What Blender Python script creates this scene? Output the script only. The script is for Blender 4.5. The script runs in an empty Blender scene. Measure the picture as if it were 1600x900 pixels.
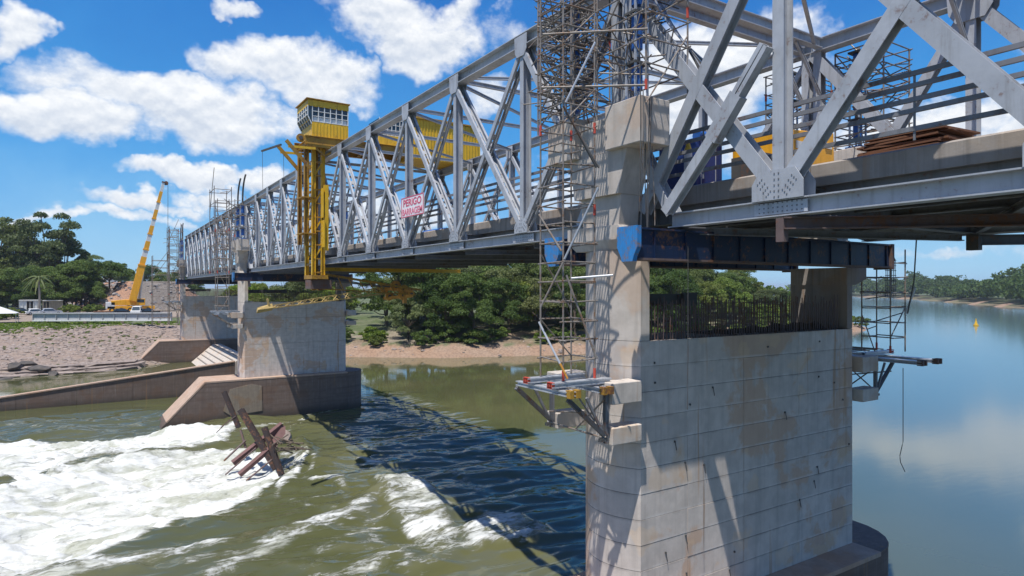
import bpy, bmesh, math, random
import numpy as np
from mathutils import Vector, Matrix
random.seed(7); RNG = np.random.default_rng(11)
SC = bpy.context.scene
COL = SC.collection
# ------------------------------------------------------------------ camera, world, sun, exposure
# the camera (a drone) hovers at z = 0; the river lies at z = W
W = -12.1
YAW = math.radians(32.6); FPX = 1007.0
cam_d = bpy.data.cameras.new('camera'); cam = bpy.data.objects.new('camera', cam_d); COL.objects.link(cam)
cam.location = (0, 0, 0); cam.rotation_euler = (math.radians(90), 0, -YAW)
cam_d.sensor_width = 36; cam_d.lens = FPX/1600*36; cam_d.clip_start = .1; cam_d.clip_end = 20000
SC.camera = cam
SUN_T = (.33, .20)                       # the light drifts this far in x and y per metre it falls
sd = bpy.data.lights.new('sun', 'SUN'); sun = bpy.data.objects.new('sun', sd); COL.objects.link(sun)
sd.energy = 4.3; sd.angle = math.radians(.53); sd.color = (1, .955, .88)
sun.rotation_euler = Vector((-SUN_T[0], -SUN_T[1], 1)).to_track_quat('Z', 'Y').to_euler()
sun.location = (-30, -30, 80)
SC.view_settings.view_transform = 'Standard'; SC.view_settings.look = 'None'
SC.view_settings.exposure = 0.47; SC.view_settings.gamma = 1.0

FX, FY, RX, RY = math.sin(YAW), math.cos(YAW), math.cos(YAW), -math.sin(YAW)
def D(px, py, t):
    "a place, from its bearing in the survey picture and its distance"
    u = (px-800)/FPX
    return Vector(((FX+u*RX)*t, (FY+u*RY)*t, (450-py)/FPX*t))
def G(px, py, z=W):
    return D(px, py, -z*FPX/(py-450))
def azel(px, py):
    u = (px-800)/FPX; v = (450-py)/FPX
    return YAW+math.atan(u), v/math.sqrt(1+u*u)

class NT:
    "small helper to write node trees"
    def __init__(s, tree): s.t = tree; s.n = tree.nodes; s.l = tree.links
    def new(s, typ, **kw):
        n = s.n.new(typ)
        for k, v in kw.items(): setattr(n, k, v)
        return n
    def set(s, sock, v):
        if isinstance(v, bpy.types.NodeSocket): s.l.new(v, sock)
        elif v is not None:
            if sock.type == 'RGBA' and len(v) == 3: v = (*v, 1)
            sock.default_value = v
    def math(s, op, a, b=None, c=None, clamp=False):
        n = s.new('ShaderNodeMath', operation=op, use_clamp=clamp)
        for i, v in enumerate((a, b, c)):
            if v is not None: s.set(n.inputs[i], v)
        return n.outputs[0]
    def vmath(s, op, a, b=None):
        n = s.new('ShaderNodeVectorMath', operation=op); s.set(n.inputs[0], a)
        if b is not None: s.set(n.inputs[1], b)
        return n.outputs[0]
    def mix(s, f, a, b, blend='MIX'):
        n = s.new('ShaderNodeMix', data_type='RGBA', blend_type=blend)
        s.set(n.inputs[0], f); s.set(n.inputs[6], a); s.set(n.inputs[7], b); return n.outputs[2]
    def noise(s, vec, scale, detail=4, rough=.55, dist=0):
        n = s.new('ShaderNodeTexNoise'); s.set(n.inputs['Vector'], vec)
        n.inputs['Scale'].default_value = scale; n.inputs['Detail'].default_value = detail
        n.inputs['Roughness'].default_value = rough; n.inputs['Distortion'].default_value = dist
        return n.outputs[0]
    def ramp(s, v, a, b, lo=0, hi=1):
        n = s.new('ShaderNodeMapRange', interpolation_type='SMOOTHSTEP')
        s.set(n.inputs[0], v)
        for i, q in enumerate((a, b, lo, hi)): s.set(n.inputs[i+1], q)
        return n.outputs[0]
    def pos(s, scale=(1, 1, 1)):
        g = s.new('ShaderNodeNewGeometry').outputs['Position']
        return g if scale == (1, 1, 1) else s.vmath('MULTIPLY', g, scale)

world = bpy.data.worlds.new('World'); SC.world = world; world.use_nodes = True
wt = NT(world.node_tree); world.node_tree.nodes.clear()
sky = wt.new('ShaderNodeTexSky', sky_type='NISHITA'); sky.sun_disc = False
SV = Vector((-SUN_T[0], -SUN_T[1], 1)).normalized()
sky.sun_elevation = math.asin(SV.z); sky.sun_rotation = math.atan2(SV.x, SV.y)
sky.altitude = 60; sky.air_density = 1.0; sky.dust_density = .6; sky.ozone_density = 1.0
hs = wt.new('ShaderNodeHueSaturation'); hs.inputs['Saturation'].default_value = 1.28; hs.inputs['Value'].default_value = 1.12
wt.l.new(sky.outputs[0], hs.inputs['Color'])
tc = wt.new('ShaderNodeTexCoord'); dirv = tc.outputs['Generated']
n1 = wt.new('ShaderNodeTexNoise'); wt.l.new(dirv, n1.inputs['Vector'])
n1.inputs['Scale'].default_value = 7; n1.inputs['Detail'].default_value = 5; n1.inputs['Roughness'].default_value = .6
off = wt.vmath('MULTIPLY', wt.vmath('SUBTRACT', n1.outputs['Color'], (.5, .5, .5)), (.20, .20, .13))
dw = wt.vmath('ADD', dirv, off)
sx = wt.new('ShaderNodeSeparateXYZ'); wt.l.new(dw, sx.inputs[0])
az = wt.math('ARCTAN2', sx.outputs[0], sx.outputs[1])
hor = wt.math('SQRT', wt.math('ADD', wt.math('MULTIPLY', sx.outputs[0], sx.outputs[0]), wt.math('MULTIPLY', sx.outputs[1], sx.outputs[1])))
el = wt.math('DIVIDE', sx.outputs[2], hor)
# clouds: (picture x, y, half width, half height, density)
CL = [(10, 40, 55, 45, 1), (90, 185, 150, 52, 1.15), (20, 165, 80, 35, 1), (240, 140, 210, 45, 1.05), (330, 185, 150, 62, 1.2), (420, 95, 120, 45, .95),
      (500, 130, 115, 48, 1), (370, 5, 50, 20, .8), (600, 30, 110, 55, 1.1), (660, 65, 110, 50, 1.15), (560, 0, 80, 30, .7), (710, 20, 60, 35, .8),
      (300, 277, 90, 20, 1), (400, 285, 70, 18, .85), (215, 318, 110, 14, .8), (200, 340, 130, 13, .7), (315, 305, 55, 14, .8), (90, 345, 60, 11, .75), (5, 328, 25, 9, .6),
      (770, 150, 45, 30, .7), (800, 60, 60, 30, .5), (1130, 90, 160, 90, 1.15), (1220, 45, 90, 50, .8), (1080, 170, 120, 60, 1), (1240, 230, 150, 60, .7), (1480, 190, 200, 45, .85),
      (1600, 230, 120, 50, .9), (700, 250, 160, 20, .5), (600, 330, 160, 25, .55), (900, 300, 200, 30, .5), (1700, 60, 120, 40, .7), (1500, 400, 130, 12, .35)]
dens = None; top = None
for (px, py, hw, hh, k) in CL:
    a0, e0 = azel(px, py); u = (px-800)/FPX; cs = 1/(1+u*u)
    ra = hw/FPX*cs*1.12; re = hh/FPX*math.sqrt(cs)*1.12
    qa = wt.math('MULTIPLY', wt.math('SUBTRACT', az, a0), 1/ra)
    qe = wt.math('MULTIPLY', wt.math('SUBTRACT', el, e0), 1/re)
    q = wt.math('ADD', wt.math('MULTIPLY', qa, qa), wt.math('MULTIPLY', qe, qe))
    d_ = wt.math('MULTIPLY', wt.math('SUBTRACT', 1.0, q, clamp=True), k)
    t_ = wt.math('MULTIPLY', d_, qe)
    dens = d_ if dens is None else wt.math('MAXIMUM', dens, d_)
    top = t_ if top is None else wt.math('ADD', top, t_)
# the rest of the sky carries the same loose fair weather clouds
nb = wt.noise(wt.vmath('MULTIPLY', dirv, (1, 1, 2.2)), 3.1, 5, .55)
outw = wt.math('MAXIMUM', wt.ramp(wt.math('ABSOLUTE', wt.math('SUBTRACT', az, YAW)), .72, .95), wt.ramp(el, .55, .8))
other = wt.math('MULTIPLY', wt.ramp(nb, .53, .66), outw)
lift = wt.ramp(el, 0.02, .12)
dens = wt.math('MAXIMUM', dens, wt.math('MULTIPLY', other, lift))
n2 = wt.noise(wt.vmath('MULTIPLY', dirv, (1, 1, 1.5)), 16, 7, .62)
n3 = wt.noise(wt.vmath('ADD', wt.vmath('MULTIPLY', dirv, (1, 1, 1.5)), (0, 0, .012)), 16, 7, .62)
cv = wt.math('ADD', wt.math('MULTIPLY', dens, .95), wt.math('MULTIPLY', wt.math('SUBTRACT', n2, .5), 1.15))
mask = wt.math('MULTIPLY', wt.ramp(cv, .02, .74), wt.ramp(dens, .0, .22))
shade = wt.math('ADD', wt.math('MULTIPLY', top, .55), wt.math('MULTIPLY', wt.math('SUBTRACT', n2, n3), 3.2))
shade = wt.math('ADD', wt.math('ADD', shade, .62), wt.math('MULTIPLY', cv, -.12))
ccol = wt.mix(wt.math('MULTIPLY', shade, 1.0, clamp=True), (4.9, 5.4, 6.2), (7.6, 7.7, 7.8))
gr = wt.mix(wt.ramp(el, .10, .62), wt.mix(wt.ramp(el, -.03, .22), (2.6, 4.9, 6.9), (.52, 2.75, 6.1)), (.06, .95, 4.0))
skyc = wt.mix(.9, hs.outputs[0], gr)
final = wt.mix(wt.math('MULTIPLY', mask, .97), skyc, ccol)
bg = wt.new('ShaderNodeBackground'); wt.l.new(final, bg.inputs[0]); bg.inputs[1].default_value = .098
wo = wt.new('ShaderNodeOutputWorld'); wt.l.new(bg.outputs[0], wo.inputs[0])

# ------------------------------------------------------------------ materials
MATS = {}
def base_mat(name):
    m = bpy.data.materials.new(name); m.use_nodes = True; t = NT(m.node_tree); t.n.clear()
    p = t.new('ShaderNodeBsdfPrincipled'); o = t.new('ShaderNodeOutputMaterial'); t.l.new(p.outputs[0], o.inputs[0])
    MATS[name] = m; return m, t, p
def bump(t, p, h, strength=.3, dist=.02):
    b = t.new('ShaderNodeBump'); b.inputs['Strength'].default_value = strength; b.inputs['Distance'].default_value = dist
    t.set(b.inputs['Height'], h); t.l.new(b.outputs[0], p.inputs['Normal'])
def rnd(t): return t.new('ShaderNodeObjectInfo').outputs['Random']
def painted(name, col, rust=.3, rough=.5, metal=0, vary=.1, rustcol=(.16, .07, .035), sc=1.0, dirt=(.5, .47, .42)):
    m, t, p = base_mat(name)
    P = t.pos()
    n = t.noise(P, 1.3*sc, 6, .65); nf = t.noise(P, 9*sc, 5, .6); st = t.noise(t.pos((6*sc, 6*sc, .6*sc)), 1, 5, .6)
    c = t.mix(t.ramp(n, .35, .7), col, tuple(q*(1-vary) for q in col))
    c = t.mix(t.math('MULTIPLY', t.math('SUBTRACT', rnd(t), .0), vary*1.5), c, tuple(q*.7 for q in col))
    c = t.mix(t.math('MULTIPLY', t.ramp(st, .50, .72), .5), c, tuple(a*b for a, b in zip(col, dirt)))
    r = t.math('MULTIPLY', t.ramp(t.math('ADD', t.math('MULTIPLY', n, .55), t.math('MULTIPLY', nf, .45)), .64-.2*rust, .70-.12*rust), min(1, .25+rust))
    c = t.mix(r, c, rustcol)
    t.set(p.inputs['Base Color'], c); p.inputs['Metallic'].default_value = metal
    t.set(p.inputs['Roughness'], t.math('ADD', t.math('MULTIPLY', nf, .25), rough-.1))
    bump(t, p, nf, .15, .01); return m
painted('truss_paint', (.44, .46, .50), .38, .5, .05, .25)
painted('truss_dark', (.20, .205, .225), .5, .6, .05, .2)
painted('rusty_beam', (.15, .105, .10), .7, .75, 0, .3)
painted('girder_grey', (.44, .45, .46), .1, .6)
painted('yellow_paint', (.74, .45, .02), .42, .45, 0, .12, dirt=(.45, .35, .3))
painted('crane_yellow', (.88, .42, .02), 0, .4)
painted('ochre_paint', (.42, .23, .025), .7, .6, 0, .2)
painted('blue_paint', (.025, .13, .46), .3, .45, 0, .2)
painted('blue_bright', (.03, .24, .60), .75, .45, 0, .2, rustcol=(.22, .16, .14), sc=4)
painted('blue_beam_shaded', (.005, .020, .068), .65, .5, 0, .3)  # blue darkened to carry the shade under the truss
painted('red_paint', (.52, .07, .04), .2, .5)
painted('white_paint', (.74, .74, .72), .05, .45)
painted('tube_steel', (.29, .26, .235), .75, .55, .25, .3, rustcol=(.22, .13, .08), sc=2)
painted('tube_dark', (.10, .10, .10), .5, .6, .1, .3)
painted('black_rubber', (.02, .02, .02), 0, .7)
painted('alu', (.52, .54, .58), .1, .4, .4)
painted('rust_plate', (.19, .085, .045), .5, .85, 0, .3)
painted('wood', (.26, .20, .13), .0, .8)
painted('orange_paint', (.58, .27, .04), .5, .5)
painted('silver_car', (.55, .57, .6), 0, .3, .3); painted('black_car', (.02, .022, .03), 0, .25)
painted('beige_wall', (.40, .34, .25), .1, .8)
painted('boom_tan', (.52, .37, .14), .4, .6, 0, .2)
painted('navy', (.012, .04, .19), .1, .5)
m, t, p = base_mat('glass'); p.inputs['Base Color'].default_value = (.03, .05, .07, 1); p.inputs['Roughness'].default_value = .06
m, t, p = base_mat('curtain'); p.inputs['Base Color'].default_value = (.6, .62, .62, 1)
m, t, p = base_mat('sign_red'); p.inputs['Base Color'].default_value = (.60, .07, .14, 1)
m, t, p = base_mat('sign_pink'); p.inputs['Base Color'].default_value = (.72, .16, .24, 1)
m, t, p = base_mat('sign_white'); p.inputs['Base Color'].default_value = (.80, .76, .77, 1)

def concrete(name, col, brown=.5, streak=.5, tide=False, vary=.18, lifts=False):
    m, t, p = base_mat(name)
    P = t.pos()
    big = t.noise(P, .45, 5, .6, .3); mid = t.noise(P, 2.2, 6, .6); fine = t.noise(P, 22, 5, .65)
    st = t.noise(t.pos((5.5, 5.5, .22)), 1, 6, .62); st2 = t.noise(t.pos((13, 13, .5)), 1, 4, .6)
    c = t.mix(t.ramp(mid, .3, .7), col, tuple(q*.80 for q in col))
    c = t.mix(t.math('MULTIPLY', rnd(t), vary), c, tuple(q*.45 for q in col))
    c = t.mix(t.math('MULTIPLY', t.ramp(st, .46, .70), streak*.75), c, tuple(q*.5 for q in col))
    c = t.mix(t.math('MULTIPLY', t.ramp(st2, .58, .75), streak*.35), c, (.55, .53, .50))
    c = t.mix(t.math('MULTIPLY', t.ramp(big, .53, .60), brown*.8), c, (col[0]*.80, col[1]*.58, col[2]*.42))
    c = t.mix(t.math('MULTIPLY', t.ramp(t.noise(P, .9, 3, .5), .60, .64), brown*.4), c, (col[0]*1.05, col[1]*.85, col[2]*.6))
    if lifts:                # grime and lime that gathers along the lift joints
        zs = t.new('ShaderNodeSeparateXYZ'); t.l.new(t.new('ShaderNodeNewGeometry').outputs['Position'], zs.inputs[0])
        fr = t.math('FRACT', t.math('MULTIPLY', t.math('ADD', zs.outputs[2], 8.5), 1/.65))
        jn = t.noise(t.pos((1.4, 1.4, .4)), 1, 4, .6)
        c = t.mix(t.math('MULTIPLY', t.ramp(fr, .86, 1.0), t.ramp(jn, .42, .62, 0, .5)), c, tuple(q*.42 for q in col))
        c = t.mix(t.math('MULTIPLY', t.ramp(fr, .16, .0), t.ramp(jn, .55, .40, 0, .45)), c, (.66, .63, .60))
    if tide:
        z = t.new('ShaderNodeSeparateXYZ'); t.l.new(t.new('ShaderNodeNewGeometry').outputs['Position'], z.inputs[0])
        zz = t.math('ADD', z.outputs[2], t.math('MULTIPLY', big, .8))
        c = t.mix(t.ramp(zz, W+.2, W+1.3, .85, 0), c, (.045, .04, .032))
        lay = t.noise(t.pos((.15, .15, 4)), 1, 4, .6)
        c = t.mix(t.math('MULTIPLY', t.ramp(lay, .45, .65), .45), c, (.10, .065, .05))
    ru = t.noise(t.pos((3.2, 3.2, .10)), 1, 4, .55); c = t.mix(t.math('MULTIPLY', t.ramp(ru, .62, .70), brown*.7), c, (.34, .17, .06))
    t.set(p.inputs['Base Color'], c); p.inputs['Roughness'].default_value = .88
    h = t.math('ADD', t.math('MULTIPLY', mid, .8), t.math('MULTIPLY', fine, .25)); bump(t, p, h, .5, .02); return m
concrete('concrete', (.60, .535, .485), .85, .5, vary=.24, lifts=True)
concrete('concrete_clean', (.58, .52, .465), .5, .6)
concrete('concrete_old', (.32, .285, .26), .5, .9)
concrete('concrete_kerb', (.36, .32, .29), .4, .9)
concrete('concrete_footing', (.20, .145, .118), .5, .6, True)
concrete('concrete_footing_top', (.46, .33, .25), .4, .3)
concrete('concrete_patch', (.30, .24, .18), .6, .5)
concrete('concrete_rough', (.10, .08, .06), .6, .5)

def leafmat(name, c1, c2):
    m, t, p = base_mat(name)
    n = t.noise(t.pos(), .55, 3, .6); r = rnd(t)
    f = t.math('ADD', t.math('MULTIPLY', n, 1.5), t.math('ADD', t.math('MULTIPLY', r, 1.0), -.8), clamp=True)
    nf = t.noise(t.pos(), 5, 2, .5)
    c = t.mix(f, c1, c2); c = t.mix(t.ramp(nf, .5, .75, 0, .5), c, tuple(q*1.5 for q in c2))
    r2 = t.math('FRACT', t.math('MULTIPLY', r, 7.31)); c = t.mix(t.math('MULTIPLY', t.ramp(r2, .55, 1.0), .4), c, (.20, .19, .06))
    t.set(p.inputs['Base Color'], c); p.inputs['Roughness'].default_value = .62
    p.inputs['Specular IOR Level'].default_value = .25
    tr = t.new('ShaderNodeBsdfTranslucent'); t.set(tr.inputs[0], t.mix(.5, c, (.12, .17, .02)))
    ms = t.new('ShaderNodeMixShader'); ms.inputs[0].default_value = .4
    t.l.new(p.outputs[0], ms.inputs[1]); t.l.new(tr.outputs[0], ms.inputs[2])
    t.l.new(ms.outputs[0], [n for n in t.n if n.type == 'OUTPUT_MATERIAL'][0].inputs[0])
leafmat('leaf_dark', (.055, .100, .024), (.15, .215, .055))
leafmat('leaf_mid', (.080, .135, .024), (.20, .27, .055))
leafmat('leaf_bright', (.11, .18, .022), (.24, .32, .05))
leafmat('leaf_olive', (.095, .125, .052), (.21, .25, .10))
painted('bark', (.13, .10, .075), 0, .9)
painted('bark_pale', (.30, .26, .22), 0, .9)

def rockmat(name, col, col2):
    m, t, p = base_mat(name)
    n = t.noise(t.pos(), 1.1, 7, .65); f = t.noise(t.pos(), 9, 4, .6)
    c = t.mix(t.ramp(n, .35, .65), col, col2); c = t.mix(t.math('MULTIPLY', rnd(t), .3), c, tuple(q*.6 for q in col))
    t.set(p.inputs['Base Color'], c); p.inputs['Roughness'].default_value = .9; bump(t, p, t.math('ADD', n, t.math('MULTIPLY', f, .3)), .8, .15)
rockmat('rock_pale', (.33, .27, .235), (.22, .175, .15)); rockmat('rock_dark', (.06, .055, .05), (.12, .10, .085)); rockmat('rock_grey', (.27, .25, .24), (.20, .185, .18))

def ground_mat():
    m, t, p = base_mat('ground')
    a = t.new('ShaderNodeAttribute', attribute_name='zone'); base = a.outputs['Color']
    P = t.pos(); n = t.noise(P, .22, 6, .65); f = t.noise(P, 2.6, 6, .7); g = t.noise(P, 11, 3, .6)
    c = t.mix(t.ramp(n, .4, .66, 0, .5), base, t.mix(.5, base, (.34, .29, .24)))
    c = t.mix(t.ramp(f, .42, .62, .0, .55), c, t.mix(1, c, (.45, .43, .42), 'MULTIPLY'))
    c = t.mix(t.ramp(g, .5, .7, 0, .4), c, t.mix(1, c, (1.5, 1.5, 1.5), 'MULTIPLY'))
    t.set(p.inputs['Base Color'], c); p.inputs['Roughness'].default_value = .95
    bump(t, p, t.math('ADD', f, t.math('MULTIPLY', g, .5)), .8, .12)
ground_mat()

def water_mat():
    m, t, p = base_mat('river_water')
    a = t.new('ShaderNodeAttribute', attribute_name='foam'); sp = t.new('ShaderNodeSeparateColor'); t.l.new(a.outputs['Color'], sp.inputs[0])
    foam = sp.outputs[0]; rough_w = sp.outputs[1]; sky_tint = sp.outputs[2]
    P = t.pos()
    ang = t.new('ShaderNodeMapping'); ang.inputs['Rotation'].default_value = (0, 0, math.radians(10)); ang.inputs['Scale'].default_value = (.34, 1, 1); t.l.new(P, ang.inputs['Vector'])
    n1 = t.noise(ang.outputs[0], 1.0, 8, .72, .9); n2 = t.noise(ang.outputs[0], 3.6, 7, .7, .7); big = t.noise(ang.outputs[0], .3, 4, .6, .5)
    nn = t.math('ADD', t.math('MULTIPLY', n1, .5), t.math('ADD', t.math('MULTIPLY', n2, .32), t.math('MULTIPLY', big, .18)))
    k = t.math('ADD', foam, t.math('MULTIPLY', t.math('SUBTRACT', nn, .5), 5.2))
    fm = t.ramp(k, .30, .86); fm = t.math('MULTIPLY', fm, t.ramp(foam, .03, .3))
    mm = t.noise(P, .07, 4, .5)
    wc = t.mix(t.ramp(mm, .35, .65), (.072, .078, .034), (.10, .10, .045))
    aer = t.ramp(foam, .1, .8, 0, .6)
    wc = t.mix(sky_tint, wc, (.058, .088, .088))  # blue sky reflection put into the base colour of the calm reach
    wc = t.mix(aer, wc, (.16, .16, .10))
    n4 = t.noise(ang.outputs[0], 9, 6, .75, .5)
    lowm = t.new('ShaderNodeMapping'); lowm.inputs['Rotation'].default_value = (0, 0, math.radians(10)); lowm.inputs['Scale'].default_value = (.16, .9, 1); t.l.new(P, lowm.inputs['Vector'])
    n5 = t.noise(lowm.outputs[0], .9, 5, .6, .6)
    white = t.mix(t.math('ADD', t.math('MULTIPLY', t.ramp(n5, .36, .56), .75), t.math('MULTIPLY', t.ramp(n4, .42, .6), .25)), (.34, .35, .28), (.66, .67, .655))
    c = t.mix(fm, wc, white); t.set(p.inputs['Base Color'], c)
    t.set(p.inputs['Roughness'], t.math('ADD', t.math('MULTIPLY', fm, .6), t.math('ADD', t.math('ADD', .05, t.math('MULTIPLY', sky_tint, .05)), t.math('MULTIPLY', rough_w, .06))))
    t.set(p.inputs['IOR'], t.math('ADD', 1.38, t.math('MULTIPLY', sky_tint, .24)))
    rip = t.noise(ang.outputs[0], 1.1, 4, .5, 1.2); rip2 = t.noise(ang.outputs[0], .28, 3, .5, 1.0)
    h = t.math('ADD', t.math('MULTIPLY', rip, t.math('ADD', .05, t.math('MULTIPLY', rough_w, .20))), t.math('MULTIPLY', rip2, t.math('ADD', .08, t.math('MULTIPLY', rough_w, 1.9))))
    h = t.math('ADD', h, t.math('MULTIPLY', t.math('MULTIPLY', t.math('ADD', n2, t.math('MULTIPLY', n4, .5)), fm), 1.2))
    bump(t, p, h, .65, .10)
water_mat()
MT = lambda k: MATS[k]

# ------------------------------------------------------------------ object helpers
WM = {}
def put(name, mesh, mw, parent=None, **props):
    o = bpy.data.objects.new(name, mesh); COL.objects.link(o)
    if parent is not None: o.parent = parent; o.matrix_parent_inverse = WM[parent.name].inverted()
    o.matrix_basis = mw; WM[o.name] = mw.copy()
    for k, v in props.items(): o[k] = v
    return o
def thing(name, label, cat, loc, group=None):
    o = put(name, None, Matrix.Translation(Vector(loc))); o.empty_display_size = .3
    o['label'] = label; o['category'] = cat
    if group: o['group'] = group
    return o
def tag(o, label, cat, group=None):
    o['label'] = label; o['category'] = cat
    if group: o['group'] = group
    return o
class MB:
    def __init__(s): s.v = []; s.f = []
    def add(s, vs, fs):
        b = len(s.v); s.v += [Vector(v) for v in vs]; s.f += [tuple(b+i for i in f) for f in fs]; return s
    def box(s, x0, x1, y0, y1, z0, z1):
        vs = [(x, y, z) for z in (z0, z1) for y in (y0, y1) for x in (x0, x1)]
        return s.add(vs, [(0, 2, 3, 1), (4, 5, 7, 6), (0, 1, 5, 4), (2, 6, 7, 3), (0, 4, 6, 2), (1, 3, 7, 5)])
    def cbox(s, c, sz): return s.box(c[0]-sz[0]/2, c[0]+sz[0]/2, c[1]-sz[1]/2, c[1]+sz[1]/2, c[2]-sz[2]/2, c[2]+sz[2]/2)
    def bar(s, a, b, w, d, ref=(1, 0, 0)):
        "bar from a to b: w across (in plane), d along ref"
        a = Vector(a); b = Vector(b); z = (b-a).normalized(); r = Vector(ref); x = (r-z*r.dot(z))
        x = x.normalized() if x.length > 1e-4 else z.orthogonal().normalized(); y = z.cross(x)
        vs = [p+x*sx*d/2+y*sy*w/2 for p in (a, b) for sy in (-1, 1) for sx in (-1, 1)]
        return s.add(vs, [(0, 2, 3, 1), (4, 5, 7, 6), (0, 1, 5, 4), (2, 6, 7, 3), (0, 4, 6, 2), (1, 3, 7, 5)])
    def tube(s, pts, r, n=8, r1=None):
        pts = [Vector(p) for p in pts]; m = len(pts); vs = []; fs = []
        for i, p in enumerate(pts):
            z = (pts[min(i+1, m-1)]-pts[max(i-1, 0)]).normalized()
            x = Vector((0, 0, 1)).cross(z)
            x = x.normalized() if x.length > .05 else Vector((1, 0, 0)).cross(z).normalized()
            y = z.cross(x); rr = r if r1 is None else r+(r1-r)*i/(m-1)
            for j in range(n):
                a = 2*math.pi*j/n; vs.append(p+x*math.cos(a)*rr+y*math.sin(a)*rr)
        for i in range(m-1):
            for j in range(n): fs.append((i*n+j, i*n+(j+1) % n, (i+1)*n+(j+1) % n, (i+1)*n+j))
        fs += [tuple(range(n))[::-1], tuple((m-1)*n+j for j in range(n))]
        return s.add(vs, fs)
    def cyl(s, c, axis, r, h, n=16):
        c = Vector(c); a = Vector(axis).normalized()*h/2; return s.tube([c-a, c+a], r, n)
    def prism(s, poly, z0, z1, axis=2):
        "poly of 2D points extruded; axis 2: (x,y) along z; axis 1: (x,z) along y; axis 0: (y,z) along x"
        n = len(poly)
        def P(p, q): return (p[0], p[1], q) if axis == 2 else (p[0], q, p[1]) if axis == 1 else (q, p[0], p[1])
        vs = [P(p, z0) for p in poly]+[P(p, z1) for p in poly]
        return s.add(vs, [tuple(range(n))[::-1], tuple(range(n, 2*n))]+[(i, (i+1) % n, n+(i+1) % n, n+i) for i in range(n)])
    def hull(s, pts):
        bm = bmesh.new()
        for p in pts: bm.verts.new(p)
        bmesh.ops.convex_hull(bm, input=bm.verts); bm.verts.ensure_lookup_table()
        used = [v for v in bm.verts if v.link_faces]; ix = {v: i for i, v in enumerate(used)}
        s.add([v.co.copy() for v in used], [tuple(ix[v] for v in f.verts) for f in bm.faces]); bm.free(); return s
    def mesh(s, name, mat, smooth=False, center=None):
        c = center if center is not None else Vector((0, 0, 0))
        me = bpy.data.meshes.new(name); me.from_pydata([tuple(v-c) for v in s.v], [], s.f)
        if mat: me.materials.append(MT(mat) if isinstance(mat, str) else mat)
        bm = bmesh.new(); bm.from_mesh(me); bmesh.ops.recalc_face_normals(bm, faces=bm.faces); bm.to_mesh(me); bm.free()
        if smooth:
            me.polygons.foreach_set('use_smooth', [True]*len(me.polygons)); me.set_sharp_from_angle(angle=math.radians(40))
        me.update(); return me
    def build(s, name, mat, parent=None, smooth=False, bevel=0, **props):
        n = len(s.v); lo = [min(v[i] for v in s.v) for i in range(3)]; hi = [max(v[i] for v in s.v) for i in range(3)]
        c = Vector([(lo[i]+hi[i])/2 for i in range(2)]+[lo[2]])
        o = put(name, s.mesh(name, mat, smooth, c), Matrix.Translation(c), parent, **props)
        if bevel:
            b = o.modifiers.new('bevel', 'BEVEL'); b.width = bevel; b.segments = 2; b.limit_method = 'ANGLE'
        return o
def frame(a, b, ref=(1, 0, 0), roll_y=None):
    a = Vector(a); b = Vector(b); z = (b-a).normalized(); r = Vector(ref); x = r-z*r.dot(z)
    x = x.normalized() if x.length > 1e-4 else z.orthogonal().normalized(); y = z.cross(x)
    m = Matrix((x, y, z)).transposed().to_4x4(); m.translation = a; return m
SHARE = {}
def unit_tube(mat):
    if ('tube', mat) not in SHARE:
        SHARE['tube', mat] = MB().tube([(0, 0, 0), (0, 0, 1)], 1, 7).mesh('tube', mat, True)
    return SHARE['tube', mat]
def tube(name, a, b, r, mat, parent, **props):
    m = frame(a, b) @ Matrix.Diagonal((r, r, (Vector(b)-Vector(a)).length, 1))
    return put(name, unit_tube(mat), m, parent, **props)
def section_mesh(kind, L, w, d, mat):
    key = (kind, round(L, 3), w, d, mat)
    if key in SHARE: return SHARE[key]
    b = MB(); th = .028
    if kind == 'H':          # plates parallel to the truss plane, web between them
        for s in (-1, 1): b.box(s*d/2-th/2, s*d/2+th/2, -w/2, w/2, 0, L)
        b.box(-d/2+th/2, d/2-th/2, -.014, .014, 0, L)
    elif kind == 'I':        # web parallel to the truss plane, flanges on its edges
        for s in (-1, 1): b.box(-d/2, d/2, s*w/2-th/2, s*w/2+th/2, 0, L)
        b.box(-.014, .014, -w/2+th/2, w/2-th/2, 0, L)
    elif kind == 'C':        # closed box
        b.box(-d/2, d/2, -w/2, w/2, 0, L)
    elif kind == 'U':        # face plate towards the near side and two lips
        b.box(-d/2, -d/2+th, -w/2, w/2, 0, L)
        for s in (-1, 1): b.box(-d/2+th, d/2, s*(w/2-th/2)-th/2, s*(w/2-th/2)+th/2, 0, L)
    elif kind == 'T2':       # two members side by side, tied by battens across the gap
        for q in (-1, 1):
            b.box(q*d/2-.012, q*d/2+.012, -w/2, w/2, 0, L)
            for e in (-1, 1): b.box(q*(d/2-.045)-.032, q*(d/2-.045)+.032, e*(w/2-.011)-.011, e*(w/2-.011)+.011, 0, L)
    elif kind == 'L2':       # two channels to be tied by battens
        for s in (-1, 1):
            b.box(-d/2, d/2, s*(w/2-.02)-.014, s*(w/2-.02)+.014, 0, L)
            for q in (-1, 1): b.box(q*(d/2+.008)-.008, q*(d/2+.008)+.008, s*(w/2-.045)-.05, s*(w/2-.045)+.05, 0, L)
    SHARE[key] = b.mesh('section', mat); return SHARE[key]
def member(name, a, b, kind, w, d, mat, parent, ref=(1, 0, 0), **props):
    L = (Vector(b)-Vector(a)).length
    return put(name, section_mesh(kind, L, w, d, mat), frame(a, b, ref), parent, **props)
def plate_poly(name, poly_yz, x0, x1, mat, parent, **props):
    return MB().prism(poly_yz, x0, x1, axis=0).build(name, mat, parent, **props)

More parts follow.
